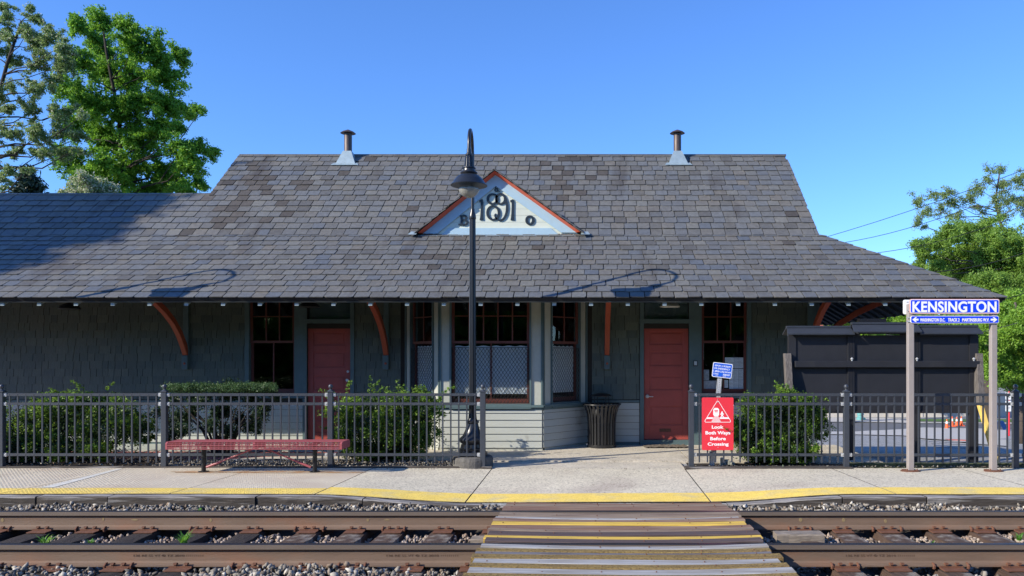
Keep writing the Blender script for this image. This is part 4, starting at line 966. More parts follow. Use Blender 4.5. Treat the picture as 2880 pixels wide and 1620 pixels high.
for A, sg in ((aL, -1), (aR, 1)):
    d = (aT - A).normalized(); n = Vector((-d.y, d.x)); n = n if n.y > 0 else -n
    A2 = A - d * .06
    bk = 17.6
    p = [Vector((A2.x, DY - .03, A2.y)), Vector((aT.x, DY - .03, aT.y)), Vector((aT.x, bk, aT.y)), Vector((A2.x, bk, A2.y))]
    nn = Vector((n.x, 0, n.y)); dr.hexa([q for q in p] + [q + nn * .022 for q in p], 1)
    L_ = (aT - A2).length
    slates(dr, (A2.x, DY - .045, A2.y), (0, 1, 0), (d.x, 0, d.y), L_, .17, .25, lambda v: (0, 2.6), (n.x, 0, n.y))
dr.build('dormer_roof', [M['slate'], M['slate_dark']], dorm)
fl2 = MB()
fl2.box(aL.x + .0, aR.x - .0, DY + .06, DY + .15, zb - .035, zb - .012)
for A, sg in ((aL, -1), (aR, 1)):
    fl2.add([(A.x + sg * .0, DY - .10, zb - .02), (A.x + sg * .17, DY - .04, zb - .01), (A.x + sg * .13, DY + .12, zb + .07), (A.x + sg * .0, DY + .10, zb + .06)], [(0, 1, 2, 3)])
fl2.build('dormer_flashing', M['flash'], dorm)
LY = DY + .148
def stroke(path, widths, closed=False, zoomf=(7.247, 1150, 450)):
    f_, ox, oz = zoomf; P = [Vector((DX(x / f_ + ox), DZ(y / f_ + oz))) for x, y in path]
    n = len(P); 
    if not hasattr(widths, '__len__'): widths = [widths] * n
    V = []
    for i in range(n):
        a = P[(i - 1) % n] if closed else P[max(0, i - 1)]; b = P[(i + 1) % n] if closed else P[min(n - 1, i + 1)]
        d = (b - a).normalized(); nr_ = Vector((-d.y, d.x)) * (widths[i] * .84 / f_ / DS / 2)
        for y in (LY, LY - .018):
            V += [(P[i].x + nr_.x, y, P[i].y + nr_.y), (P[i].x - nr_.x, y, P[i].y - nr_.y)]
    fs = []; rng_ = n if closed else n - 1
    for i in range(rng_):
        a = i * 4; b = ((i + 1) % n) * 4
        fs += [(a + 2, b + 2, b + 3, a + 3), (a, a + 2, a + 3, a + 1)[:0] or (a, b, b + 2, a + 2), (a + 3, b + 3, b + 1, a + 1)]
    if not closed: fs += [(0, 1, 3, 2), ((n - 1) * 4, (n - 1) * 4 + 2, (n - 1) * 4 + 3, (n - 1) * 4 + 1)]
    return V, fs
def ell(cx, cy, rx, ry, a0=0, a1=360, n=28):
    return [(cx + rx * math.cos(R(a0 + (a1 - a0) * i / n)), cy + ry * math.sin(R(a0 + (a1 - a0) * i / n))) for i in range(n + (0 if a1 - a0 == 360 else 1))]
def glyph(name, strokes, label):
    g = MB()
    for i, (p, w_, c) in enumerate(strokes):
        V, fs = stroke(p, w_, c); V = [(x, y - .0015 * i, z) for x, y, z in V]; g.add(V, fs)
    o = g.build(name, M['letter'], dorm); o['label'] = label
one = lambda x: [([(x - 18, 790), (x + 6, 830), (x + 2, 990), (x - 2, 1120), (x - 4, 1200)], [74, 62, 58, 68, 92], False), ([(x - 50, 812), (x + 20, 788)], [36, 50], False)]
glyph('numeral', one(1465), 'first numeral 1'); glyph('numeral', one(2100), 'last numeral 1')
glyph('numeral', [(ell(1688, 765, 98, 100), [40 + 26 * abs(math.cos(R(360 * i / 28))) for i in range(28)], True), (ell(1702, 1050, 118, 140), [40 + 26 * abs(math.cos(R(360 * i / 28))) for i in range(28)], True)], 'numeral 8 interlaced with the 9')
def smooth(P, n=5):
    out_ = []
    for i in range(len(P) - 1):
        p0, p1, p2, p3 = [Vector(P[max(0, min(len(P) - 1, k))]) for k in (i - 1, i, i + 1, i + 2)]
        for t in range(n): u = t / n; out_.append(tuple(.5 * ((2 * p1) + (p2 - p0) * u + (2 * p0 - 5 * p1 + 4 * p2 - p3) * u * u + (3 * p1 - p0 - 3 * p2 + p3) * u ** 3)))
    return out_ + [tuple(P[-1])]
tail = smooth([(1800, 668), (1860, 655), (1925, 695), (1965, 790), (1985, 910), (1975, 1040), (1930, 1150), (1855, 1203), (1785, 1185), (1742, 1135), (1736, 1092), (1760, 1072)])
glyph('numeral', [(ell(1852, 765, 92, 102), [38 + 22 * abs(math.cos(R(360 * i / 28))) for i in range(28)], True), (tail, [32 + 26 * math.sin(math.pi * min(1, i / (len(tail) * .72))) for i in range(len(tail))], False)], 'numeral 9 with a curled tail')
sh_ = lambda P: [(x - 22, y) for x, y in P]
glyph('letter', [(sh_(p), w_, k_) for p, w_, k_ in [([(1065, 1110), (1078, 1200), (1070, 1290)], 52, False), (ell(1115, 1150, 58, 46, -100, 100, 14), 46, False), (ell(1122, 1245, 72, 50, -100, 110, 14), 50, False), ([(1020, 1105), (1070, 1112), (1120, 1108)], 34, False), ([(1010, 1285), (1060, 1290), (1130, 1296)], 34, False)]], 'letter B')
ox = lambda x, y: ((x / 6.587 + 1350 - 1150) * 7.247, (y / 6.587) * 7.247)
oc = ox(915, 1092)
glyph('letter', [(ell(oc[0], oc[1], 68, 82), [40 + 28 * abs(math.cos(R(360 * i / 28))) for i in range(28)], True)], 'letter O')
glyph('ampersand', [(ell(1770, 530, 24, 22), 26, True), (ell(1765, 580, 30, 28), 26, True), ([(1775, 560), (1800, 590), (1835, 618)], 28, False)], 'ampersand')

# ------------------------------------------------------------------ fences
def make_fence(name_label, posts, Y, open_left=False, skew=0):
    """posts: x of each post; rails, pickets, clips between; Y may drift by skew per metre"""
    fe = empty('metal_fence', ((posts[0] + posts[-1]) / 2, Y, 0), name_label, 'fence', 'charcoal metal fences behind the platform')
    yy = lambda x: Y + skew * (x - posts[0])
    for i, x in enumerate(posts):
        m_ = MB(); y = yy(x); m_.box(x - .038, x + .038, y - .038, y + .038, -.05, 1.13)
        p = m_.build('post', M['fence'], fe, bevel=.004)
        m_ = MB(); m_.box(x - .046, x + .046, y - .046, y + .046, 1.13, 1.146); m_.lathe([(.044, 0), (.034, .012), (.016, .022), (.014, .032), (.022, .036), (.031, .050), (.034, .066), (.030, .083), (.018, .096), (.004, .1)], (x, y, 1.146), 14)
        m_.build('ball_finial', M['fence'], p, smooth='auto')
    pick = None
    for a, b in zip(posts[:-1], posts[1:]):
        ya = yy((a + b) / 2)
        for z in (1.09, .953, .195):
            m_ = MB(); m_.hexa([(a + .04, yy(a) - .016, z - .02), (b - .04, yy(b) - .016, z - .02), (b - .04, yy(b) + .016, z - .02), (a + .04, yy(a) + .016, z - .02), (a + .04, yy(a) - .016, z + .02), (b - .04, yy(b) - .016, z + .02), (b - .04, yy(b) + .016, z + .02), (a + .04, yy(a) + .016, z + .02)])
            n = int(round((b - a) / .1215)) - 1
            for k in range(1, n + 1):
                x = a + (b - a) * k / (n + 1); m_.lathe([(.006, 0), (.006, .004), (.002, .006)], (x, 0, 0), 6)
                # rivets face the camera: rotate the last lathe onto the rail face
                for q in range(len(m_.v) - 18, len(m_.v)):
                    vx, vy, vz = m_.v[q]; m_.v[q] = (vx, yy(x) - .016 - vz, z + vy)
            r_ = m_.build('rail', M['fence'], fe)
            for x, s in ((a + .04, 1), (b - .04, -1)):
                c_ = MB(); x0, x1 = sorted((x, x + s * .042)); y = yy(x); c_.box(x0, x1, y - .021, y - .0165, z - .026, z + .026); c_.box(x0, x1, y - .0165, y + .021, z + .0205, z + .026); c_.box((x0 + x1) / 2 - .008, (x0 + x1) / 2 + .008, y - .027, y - .0212, z - .008, z + .008)
                c_.build('rail_clip', M['clip'], r_)
        n = int(round((b - a) / .1215)) - 1
        for k in range(1, n + 1):
            x = a + (b - a) * k / (n + 1)
            if pick is None:
                m_ = MB(); m_.box(x - .0102, x + .0102, yy(x) - .0102, yy(x) + .0102, .078, 1.108); pick = m_.build('picket', M['fence'], fe); px0 = (x, yy(x)); loc0 = pick.location.copy()
            else:
                c = pick.copy(); COL.objects.link(c); c.parent = fe; c.location = loc0 + Vector((x - px0[0], yy(x) - px0[1], random.uniform(-.002, .002)))
    return fe
make_fence('long charcoal metal fence left of the walkway, behind the red bench', [(p - VX) / F * 12.0 for p in (-453, 5, 463, 930, 1358)], 12.0)
make_fence('charcoal metal fence right of the walkway, carrying the red warning sign', [(p - VX) / F * 12.0 for p in (1944, 2378, 2850, 3310)], 12.0, skew=-.012)

# ------------------------------------------------------------------ lamp posts
def make_lamp(X, label):
    Y = 12.22; L_ = empty('lamp_post', (X, Y, 0), label, 'street lamp', 'black lamp posts along the platform')
    m_ = MB(); n = 9; sz = .30
    m_.lathe([(.31, -.1), (.315, .10), (.30, .14), (.27, .155)], (X, Y, 0), 24); m_.build('footing', M['stone'], L_)
    m_ = MB(); m_.lathe([(.225, .155), (.23, .20), (.19, .23), (.20, .26), (.155, .285), (.15, .33), (.19, .36), (.205, .40), (.19, .425), (.15, .46), (.115, .53), (.095, .60), (.085, .64), (.10, .655), (.10, .675), (.075, .69), (.062, .72)], (X, Y, 0), 24); 
    for k in range(8):
        an = k * math.pi / 4 + .2; m_.tube([(X + .20 * math.cos(an), Y + .20 * math.sin(an), .16), (X + .17 * math.cos(an), Y + .17 * math.sin(an), .24), (X + .155 * math.cos(an), Y + .155 * math.sin(an), .33)], [.03, .022, .015], 6)
    m_.build('ornate_base', M['lamp'], L_, smooth='auto')
    # fluted shaft
    m_ = MB(); prof = [(.066, .70), (.056, .80), (.053, 1.4), (.050, 2.4), (.047, 3.74)]; nf = 12
    base = 0
    for j, (r_, z) in enumerate(prof):
        for k in range(nf * 3):
            an = 2 * math.pi * k / (nf * 3); rr = r_ * (1 if k % 3 else .84); m_.v.append((X + rr * math.cos(an), Y + rr * math.sin(an), z))
    N_ = nf * 3
    for j in range(len(prof) - 1):
        for k in range(N_): m_.f.append((j * N_ + k, j * N_ + (k + 1) % N_, (j + 1) * N_ + (k + 1) % N_, (j + 1) * N_ + k)); m_.m.append(0)
    m_.build('fluted_shaft', M['lamp'], L_)
    m_ = MB(); m_.lathe([(.048, 3.74), (.055, 3.76), (.052, 3.80), (.034, 3.86), (.030, 3.90)], (X, Y, 0), 20); m_.build('collar', M['lamp'], L_, smooth='auto')
    # crook arm: up, over towards the platform, down to the lantern
    top = 4.72; r_ = .30; pts = [(X, Y, 3.88), (X, Y, 4.3), (X, Y, top)]
    for k in range(1, 13):
        an = math.pi * k / 12; pts.append((X + .035 * (1 - math.cos(an)) / 2, Y - r_ * (1 - math.cos(an)), top + .285 * math.sin(an)))
    pts.append((X + .035, Y - 2 * r_, 4.58))
    m_ = MB(); m_.tube(pts, [.027] * 3 + [.025] * 13, 12); m_.build('crook_arm', M['lamp'], L_, smooth='auto')
    lx, ly = X + .035, Y - 2 * r_
    m_ = MB(); m_.lathe([(.262, 4.125), (.264, 4.133), (.235, 4.165), (.215, 4.20), (.175, 4.25), (.12, 4.285), (.11, 4.29), (.125, 4.31), (.118, 4.325), (.09, 4.34), (.085, 4.37), (.10, 4.375), (.095, 4.39), (.06, 4.40), (.05, 4.50), (.04, 4.56), (.05, 4.57), (.05, 4.585), (.034, 4.60), (.032, 4.66)], (lx, ly, 0), 32)
    for k in range(10):
        an = 2 * math.pi * k / 10; m_.tube([(lx + .062 * math.cos(an), ly + .062 * math.sin(an), 4.40), (lx + .045 * math.cos(an), ly + .045 * math.sin(an), 4.56)], .008, 5)
    m_.build('lamp_shade', M['lamp'], L_, smooth='auto')
    m_ = MB(); prof = [(.02, 3.955)] + [(.155 * math.sin(R(a)), 4.11 - .158 * math.cos(R(a))) for a in range(12, 92, 10)]; m_.lathe(prof, (lx, ly, 0), 32); m_.build('globe', M['globe'], L_, smooth=True)
    return L_
lampo = make_lamp((1329 - VX) / F * 12.22, 'black crook necked lamp post standing behind the left fence by the walkway')
c2 = copy_tree(lampo, (-7.45, 0, 0)); c2['label'] = 'matching black lamp post just outside the left side of the picture'

# ------------------------------------------------------------------ bench
def bench():
    x0, x1, y0, y1, z = -5.895, -3.455, 11.24, 11.59, .460
    B = empty('bench', ((x0 + x1) / 2, 11.45, .0), 'long backless bench with a red wire mesh seat on two black posts', 'bench')
    m_ = MB()
    n = 44
    for k in range(n + 1):
        x = x0 + .02 + (x1 - x0 - .04) * k / n
        m_.tube([(x, y0 - .006, z - .095), (x, y0 - .010, z - .03), (x, y0 + .02, z - .003), (x, y1 - .02, z - .003), (x, y1 + .01, z - .03), (x, y1 + .006, z - .095)], .005, 4)
    for y, zz in ((y0 - .012, z - .095), (y0 - .014, z - .070), (y0 - .015, z - .046), (y0 - .013, z - .024), (y1 + .012, z - .095), (y1 + .014, z - .06), (y1 + .013, z - .03)):
        m_.tube([(x0 + .01, y, zz), (x1 - .01, y, zz)], .0055 if zz > z - .09 else .008, 5)
    y = y0 + .0
    while y < y1: m_.box(x0 + .005, x1 - .005, y, y + .0185, z - .002, z + .003); y += .024
    for x in (x0, x1):
        m_.prism([(x - .012, y0 - .018, z - .10), (x - .012, y0 - .02, z - .02), (x - .012, y0 + .01, z + .005), (x - .012, y1 - .01, z + .005), (x - .012, y1 + .02, z - .02), (x - .012, y1 + .018, z - .10)], (.024, 0, 0))
    m_.box((x0 + x1) / 2 - .015, (x0 + x1) / 2 + .015, y0 - .01, y1 + .01, z - .1, z - .004)
    m_.build('seat', M['bench'], B)
    for px, s in ((573, 1), (885.5, -1)):
        x = (px - VX) / F * 11.45; g = pz(x, 11.45); m_ = MB(); m_.tube([(x, 11.45, g + .01), (x, 11.45, z - .05)], .031, 16); m_.lathe([(.075, 0), (.075, .012), (.04, .016)], (x, 11.45, g), 16); m_.box(x - .04, x + .04, y0 + .03, y1 - .03, z - .06, z - .03)
        l = m_.build('leg', M['black'], B, smooth='auto')
        m_ = MB(); a = Vector((x + s * .05, 11.43, .085)); b = Vector(((x0 + x1) / 2 - s * .06, 11.43, z - .10)); d = (b - a).normalized()
        m_.tube([a, a + d * .22], .017, 8); m_.tube([a + d * .2, b], .0115, 8); m_.build('brace', M['bench'], B, smooth='auto')
bench()

# ------------------------------------------------------------------ litter bin
def bin_():
    X, Y = (1692 - VX) / F * 14.62, 14.62; g = .012; B = empty('litter_bin', (X, Y, g), 'black slatted steel litter bin with flared top and raised lid by the bay', 'bin')
    n = 26; pr = [(.255, .05), (.255, .20), (.258, .45), (.275, .60), (.305, .70), (.34, .775)]; m_ = MB()
    for k in range(n):
        an = 2 * math.pi * (k + .5) / n; h = .62 * math.pi / n; V = []
        for r_, z in pr:
            w_ = h * .255 / r_ * (1 if r_ < .3 else 1.05)
            for dr_, s in ((0, -1), (0, 1), (-.008, 1), (-.008, -1)): V.append((X + (r_ + dr_) * math.cos(an + s * w_), Y + (r_ + dr_) * math.sin(an + s * w_), g + z))
        m_.add(V, [(i * 4 + a, i * 4 + (a + 1) % 4, i * 4 + 4 + (a + 1) % 4, i * 4 + 4 + a) for i in range(len(pr) - 1) for a in range(4)])
    m_.build('slats', M['can'], B)
    m_ = MB(); m_.tube([(X + .345 * math.cos(2 * math.pi * k / 32), Y + .345 * math.sin(2 * math.pi * k / 32), g + .78) for k in range(33)], .013, 8); m_.build('rim', M['can'], B, smooth=True)
    m_ = MB(); m_.lathe([(.235, .0), (.262, .01), (.262, .055), (.25, .06)], (X, Y, g), 28); m_.build('base_ring', M['can'], B, smooth='auto')
    m_ = MB(); m_.lathe([(.22, .04), (.235, .70), (.23, .72)], (X, Y, g), 24); m_.build('liner', M['black'], B, smooth='auto')
    m_ = MB(); m_.lathe([(.185, .925), (.19, .935), (.16, .96), (.10, .98), (.03, .988), (.004, .99)], (X, Y, g), 28)
    for k in range(4):
        an = k * math.pi / 2 + .5; m_.box(X + .15 * math.cos(an) - .008, X + .15 * math.cos(an) + .008, Y + .15 * math.sin(an) - .003, Y + .15 * math.sin(an) + .003, g + .70, g + .935)
    m_.build('lid', M['can'], B, smooth='auto')
bin_()
# doormat, entry box, eave lamps, posted papers
m_ = MB(); V = []; nx_, ny_ = 30, 8; x0, x1 = WX(1806), WX(1926)
for j in range(ny_ + 1):
    for i in range(nx_ + 1):
        x = x0 + (x1 - x0) * i / nx_ + random.uniform(-.01, .01); V.append((x, 14.42 + .46 * j / ny_ + random.uniform(-.012, .012), .02 + random.uniform(0, .02)))
tag(mesh_np('doormat', V, [(j * (nx_ + 1) + i, j * (nx_ + 1) + i + 1, (j + 1) * (nx_ + 1) + i + 1, (j + 1) * (nx_ + 1) + i) for j in range(ny_) for i in range(nx_)], M['mat']), 'frayed brown coir doormat in front of the right red door', 'doormat')
m_ = MB(); m_.fbox(FR, WX(1949), WX(1961), .002, .05, WZ(1030), WZ(1014)); kb_ = m_.build('entry_keypad', M['black'], bevel=.006); m_ = MB(); m_.fbox(FR, WX(1951), WX(1959), .05, .054, WZ(1027), WZ(1016)); m_.build('keypad_cover', M['clip'], kb_); tag(kb_, 'small keypad box on the teal trim beside the right door', 'keypad')
M['shadeinner'] = mat('white_enamel', (.7, .7, .66), rough=.4)
def eave_lamp(px, py, mk, l):
    p = at(px, py, 14.0); m_ = MB(); m_.lathe([(.175, 0), (.178, .006), (.15, .045), (.09, .085), (.04, .10), (.02, .12), (.02, .5)], p, 24); o = m_.build('eave_lamp', M[mk], smooth='auto'); tag(o, l, 'lamp', 'pan lamps under the eaves')
    m_ = MB(); m_.lathe([(.168, -.003), (.168, -.001)], p, 24); m_.build('reflector', M['shadeinner' if mk == 'pale_trim' else 'lamp'], o)
eave_lamp(195, 869, 'lamp', 'dark pan lamp under the eave at the far left wall'); eave_lamp(870, 864, 'lamp', 'dark pan lamp under the eave above the left red door'); eave_lamp(1884, 863, 'pale_trim', 'white pan lamp under the eave above the right red door')
FRp = ((0, WY + .085), (1, 0), (0, -1))
def paper(x0, x1, y0, y1, mk, l, cols=0, rows=0, n=0.0):
    m_ = MB(); m_.fbox(FRp, WX(x0), WX(x1), n, n + .001, WZ(y1), WZ(y0)); o = m_.build('posted_notice', M[mk]); tag(o, l, 'notice', 'papers posted in the right window')
    if cols:
        m_ = MB()
        for c in range(1, cols): x = WX(x0 + (x1 - x0) * c / cols); m_.fbox(FRp, x - .004, x + .004, n + .001, n + .002, WZ(y1), WZ(y0))
        for r_ in range(1, rows): z = WZ(y0 + (y1 - y0) * r_ / rows); m_.fbox(FRp, WX(x0), WX(x1), n + .0012, n + .0022, z - .004, z + .004)
        for c in range(cols):
            for r_ in range(rows):
                xa = x0 + (x1 - x0) * c / cols; xb = x0 + (x1 - x0) * (c + 1) / cols; ya = y0 + (y1 - y0) * r_ / rows; yb = y0 + (y1 - y0) * (r_ + 1) / rows; t = ya + 2.2
                while t < yb - 2:
                    if random.random() < .8: m_.fbox(FRp, WX(xa + 1.2), WX(xa + (xb - xa) * random.uniform(.5, .9)), n + .001, n + .0016, WZ(t + .5), WZ(t))
                    t += 1.7
        m_.build('print', M['papergrey'], o)
paper(2041, 2093, 1005.5, 1036, 'paper', 'upper schedule sheets posted in the right window', 2, 2)
paper(2053, 2093, 1038, 1099, 'paper', 'lower group of schedule sheets posted in the right window', 3, 2)
paper(1977, 1996, 1040, 1070, 'papergrey', 'narrow grey leaflet posted at the left of the right window')
paper(1977, 2017, 1071, 1100, 'papergrey', 'grey aerial map posted in the lower left of the right window', n=.004)
paper(2038, 2050, 1069, 1091, 'paper', 'small single sheet posted at the middle of the right window', 1, 2, n=.002)
paper(1977.5, 1981.5, 966, 1012, 'paper', 'thin white strip standing inside the left edge of the right window')

# ------------------------------------------------------------------ signs
def rrect(cx, cz, w_, h_, r_, n=5):
    pts = []
    for sx, sz, a0 in ((1, -1, -90), (1, 1, 0), (-1, 1, 90), (-1, -1, 180)):
        for k in range(n + 1):
            an = R(a0 + 90 * k / n); pts.append((cx + sx * (w_ / 2 - r_) + r_ * math.cos(an), cz + sz * (h_ / 2 - r_) + r_ * math.sin(an)))
    return pts
def plate(mbx, cx, cz, w_, h_, r_, Y, th, m=0, rot=0, pivot=None):
    pts = rrect(cx, cz, w_, h_, r_)
    if rot:
        pc = pivot or (cx, cz); pts = [(pc[0] + (x - pc[0]) * math.cos(rot) - (z - pc[1]) * math.sin(rot), pc[1] + (x - pc[0]) * math.sin(rot) + (z - pc[1]) * math.cos(rot)) for x, z in pts]
    mbx.prism([(x, Y, z) for x, z in pts], (0, th, 0), m)
def flat(mbx, pts, Y, th=.0015, m=0): mbx.prism([(x, Y, z) for x, z in pts], (0, -th, 0), m)
# station name sign
YS = 11.60; YF = 11.535
qx = lambda px, Y: (px - VX) / F * Y
qz = lambda py, Y: CZ - (py - VY) / F * Y
SG = empty('station_name_sign', (qx(2680, YS), YS, 0), 'blue station name sign reading KENSINGTON on two taupe posts', 'sign')
for px, ztop in ((2560, 855), (2793, 862)):
    x = qx(px, YS) ; m_ = MB(); m_.box(x - .042, x + .042, YS - .044, YS + .044, -.01, qz(ztop, YS)); m_.box(x - .05, x + .05, YS + .047, YS + .052, .5, .5001) if 0 else None
    p = m_.build('post', M['post'], SG, bevel=.008)
    m_ = MB(); n = 12; m_.prism([(x + (.13 + .02 * math.sin(5 * k + px)) * math.cos(2 * math.pi * k / n + .4), YS + .11 * math.sin(2 * math.pi * k / n + .4), -.02) for k in range(n)], (0, 0, .035)); m_.box(x - .09, x + .09, YS - .09, YS + .09, .012, .024)
    for sx in (-1, 1): m_.tube([(x + sx * .07, YS - .07, .02), (x + sx * .07, YS - .07, .045)], .01, 6)
    m_.build('base_plate', M['rust'], p)
def sign_board(name, x0, x1, y0, y1, Yb, border, parent):
    cx = (qx(x0, Yb) + qx(x1, Yb)) / 2; cz = (qz(y0, Yb) + qz(y1, Yb)) / 2; w_ = qx(x1, Yb) - qx(x0, Yb); h_ = qz(y0, Yb) - qz(y1, Yb); return cx, cz, w_, h_
cx_, cz_, w_, h_ = sign_board('', 2558.5, 2811, 841, 882, YF, None, None)
m_ = MB(); plate(m_, cx_, cz_, w_, h_, .025, YF, .012); bd = m_.build('name_board', M['pinkedge'], SG)
m_ = MB(); plate(m_, cx_, cz_, w_ - .016, h_ - .016, .02, YF - .0015, .0015); m_.build('white_line', M['white'], bd)
m_ = MB(); plate(m_, cx_, cz_, w_ - .030, h_ - .030, .016, YF - .003, .0015); m_.build('blue_field', M['blue'], bd)
t_ = MB(); xa, xb = qx(2566, YF), qx(2802.5, YF); text_mb('KENSINGTON', (xa + xb) / 2, qz(878, YF), qz(846, YF) - qz(878, YF), YF - .003, t_, width=xb - xa, bold=.028, depth=.003, spacing=1.05); t_.build('name_lettering', M['white'], bd)
cx_, cz_, w_, h_ = sign_board('', 2561.6, 2809, 888.3, 909, YF, None, None)
m_ = MB(); plate(m_, cx_, cz_, w_, h_, .025, YF, .012); bd2 = m_.build('direction_board', M['white'], SG)
m_ = MB(); plate(m_, cx_, cz_, w_ - .012, h_ - .012, .02, YF - .0015, .0015); m_.build('blue_field', M['blue'], bd2)
t_ = MB(); zb_, hh = qz(904.5, YF), qz(894.5, YF) - qz(904.5, YF)
for s, a, b in (('WASHINGTON D.C.', 2587.5, 2658), ('TRACK 2', 2666, 2698.5), ('MARTINSBURG W.V.', 2706, 2782)):
    text_mb(s, (qx(a, YF) + qx(b, YF)) / 2, zb_, hh, YF - .0015, t_, width=qx(b, YF) - qx(a, YF), bold=.022, depth=.003)
def arrow(mbx, xt, xe, yc):                               # tip, tail
    s = 1 if xe > xt else -1; X = lambda p: qx(p, YF); Z = lambda p: qz(p, YF)
    pts = [(X(xt), Z(yc)), (X(xt + s * 9), Z(yc - 7)), (X(xt + s * 13), Z(yc - 7)), (X(xt + s * 9), Z(yc - 2.6)), (X(xe), Z(yc - 2.6)), (X(xe), Z(yc + 2.6)), (X(xt + s * 9), Z(yc + 2.6)), (X(xt + s * 13), Z(yc + 7)), (X(xt + s * 9), Z(yc + 7))]
    V = [(x, YF - .0045, z) for x, z in pts]; mbx.add(V, [(0, 1, 3), (1, 2, 3), (0, 3, 6), (3, 4, 5, 6), (0, 6, 8), (6, 7, 8)])
    mbx.add([(x, YF - .0044, z) for x, z in pts], [(3, 1, 0), (3, 2, 1), (6, 3, 0), (6, 5, 4, 3), (8, 6, 0), (8, 7, 6)])
arrow(t_, 2565.5, 2583, 899); arrow(t_, 2804.5, 2786, 899)
t_.build('direction_lettering', M['white'], bd2)
m_ = MB(); YK = YS + .06; xk0, xk1 = qx(2540.5, YK), qx(2797, YK); plate(m_, (xk0 + xk1) / 2, (qz(843, YK) + qz(884, YK)) / 2, xk1 - xk0, qz(843, YK) - qz(884, YK), .025, YK, .012); m_.build('rear_name_board', M['white'], SG)
m_ = MB()
for px in (2560, 2793):
    x = qx(px, YS)
    for py in (850, 873, 894, 904): z = qz(py, YF); m_.box(x - .07, x + .07, YF + .012, YF + .018, z - .008, z + .008)
m_.build('mounting_strap', M['clip'], SG)
# red warning sign on the fence
YG = 11.965
m_ = MB(); gx0, gx1, gz0, gz1 = qx(1974, YG), qx(2063, YG), qz(1266, YG), qz(1118, YG); gcx = (gx0 + gx1) / 2; plate(m_, gcx, (gz0 + gz1) / 2, gx1 - gx0, gz1 - gz0, .02, YG, .003)
rs = m_.build('warning_sign', M['signred']); tag(rs, 'red sign on the right fence reading Look Both Ways Before Crossing', 'sign')
t_ = MB(); G = lambda x, y: (qx(1940 + x / 4.0278, YG), qz(980 + y / 4.0278, YG))
for s, x0, x1, yb, h in (('Look', 250, 382, 909, 40), ('Both Ways', 178, 460, 974, 40), ('Before', 232, 408, 1040, 40), ('Crossing', 203, 440, 1101, 38)):
    a, z = G(x0, yb); b, _ = G(x1, yb); text_mb(s, (a + b) / 2, z, h / 4.0278 / F * YG, YG, t_, width=b - a, bold=.030, depth=.0015)
def outline(pts, w_, Yp, mbx):
    n = len(pts); c = Vector((sum(p[0] for p in pts) / n, sum(p[1] for p in pts) / n)); P = [Vector(p) for p in pts]; I = []
    for i in range(n):
        d0 = (P[i] - P[i - 1]).normalized(); d1 = (P[(i + 1) % n] - P[i]).normalized(); b = (d1 - d0); b = b.normalized() if b.length > 1e-5 else Vector((-d0.y, d0.x)); 
        if b.dot(c - P[i]) < 0: b = -b
        s = abs(Vector((-d0.y, d0.x)).dot(b)); I.append(P[i] + b * w_ / max(s, .3))
    for i in range(n):
        j = (i + 1) % n; mbx.prism([(P[i].x, Yp, P[i].y), (P[j].x, Yp, P[j].y), (I[j].x, Yp, I[j].y), (I[i].x, Yp, I[i].y)], (0, -.0015, 0))
outline([G(*p) for p in ((304, 600), (316, 592), (330, 600), (465, 818), (464, 832), (452, 838), (180, 838), (168, 830), (170, 816))], .0072, YG, t_)
flat(t_, [G(*p) for p in ((195, 780), (440, 780), (450, 798), (184, 798))], YG, .0012)
flat(t_, [G(*p) for p in ((266, 690), (282, 674), (316, 674), (332, 690), (332, 752), (318, 770), (282, 770), (266, 752))], YG, .0026)
flat(t_, [G(*p) for p in ((272, 774), (328, 774), (352, 828), (246, 828))], YG, .0022)
flat(t_, [G(*p) for p in ((360, 714), (374, 714), (374, 728), (388, 748), (382, 752), (372, 740), (376, 760), (388, 778), (378, 780), (368, 764), (358, 780), (350, 778), (358, 756), (360, 742), (350, 752), (344, 748), (356, 730))], YG, .0026)
lt = t_.build('sign_lettering', M['white'], rs)
t_ = MB()
for a, b, z0, z1 in ((278, 318, 700, 712), (286, 298, 716, 724), (302, 314, 716, 724)): flat(t_, [G(a, z1), G(b, z1), G(b, z0), G(a, z0)], YG - .0026, .0008)
for y in (780, 792, 804, 816): flat(t_, [G(262 - (y - 780) * .3, y + 5), G(338 + (y - 780) * .3, y + 5), G(338 + (y - 780) * .3, y), G(262 - (y - 780) * .3, y)], YG - .0022, .0008)
t_.build('sign_detail', M['signred'], rs)
t_ = MB()
for x, y in ((316, 575), (316, 608), (318, 918), (320, 1122), (495, 642), (320, 858)): p = G(x, y); t_.tube([(p[0], YG, p[1]), (p[0], YG - .005, p[1])], .006, 8)
t_.build('bolts', M['clip'], rs)
# blue emergency notice on its leaning post
YP = 12.12; H_ = lambda x, y: (qx(1900 + x / 9.058, YP), qz(960 + y / 9.058, YP))
EP = empty('emergency_sign', (qx(2004, YP), YP, 0), 'small blue emergency phone sign on a leaning perforated steel post', 'sign')
m_ = MB(); a = Vector((qx(2003, YP), YP + .02, -.05)); b = Vector((*[H_(1150, 900)[0]], YP + .02, H_(1150, 640)[1])); b = Vector((H_(1160, 640)[0], YP + .02, H_(1160, 640)[1])); d = (b - a).normalized(); s_ = Vector((d.z, 0, -d.x))
w2 = .030
for sg in (-1, 1): m_.hexa([a + s_ * sg * w2 - s_ * .004, a + s_ * sg * w2 + s_ * .004, a + s_ * sg * w2 + s_ * .004 + Vector((0, .03, 0)), a + s_ * sg * w2 - s_ * .004 + Vector((0, .03, 0)), b + s_ * sg * w2 - s_ * .004, b + s_ * sg * w2 + s_ * .004, b + s_ * sg * w2 + s_ * .004 + Vector((0, .03, 0)), b + s_ * sg * w2 - s_ * .004 + Vector((0, .03, 0))])
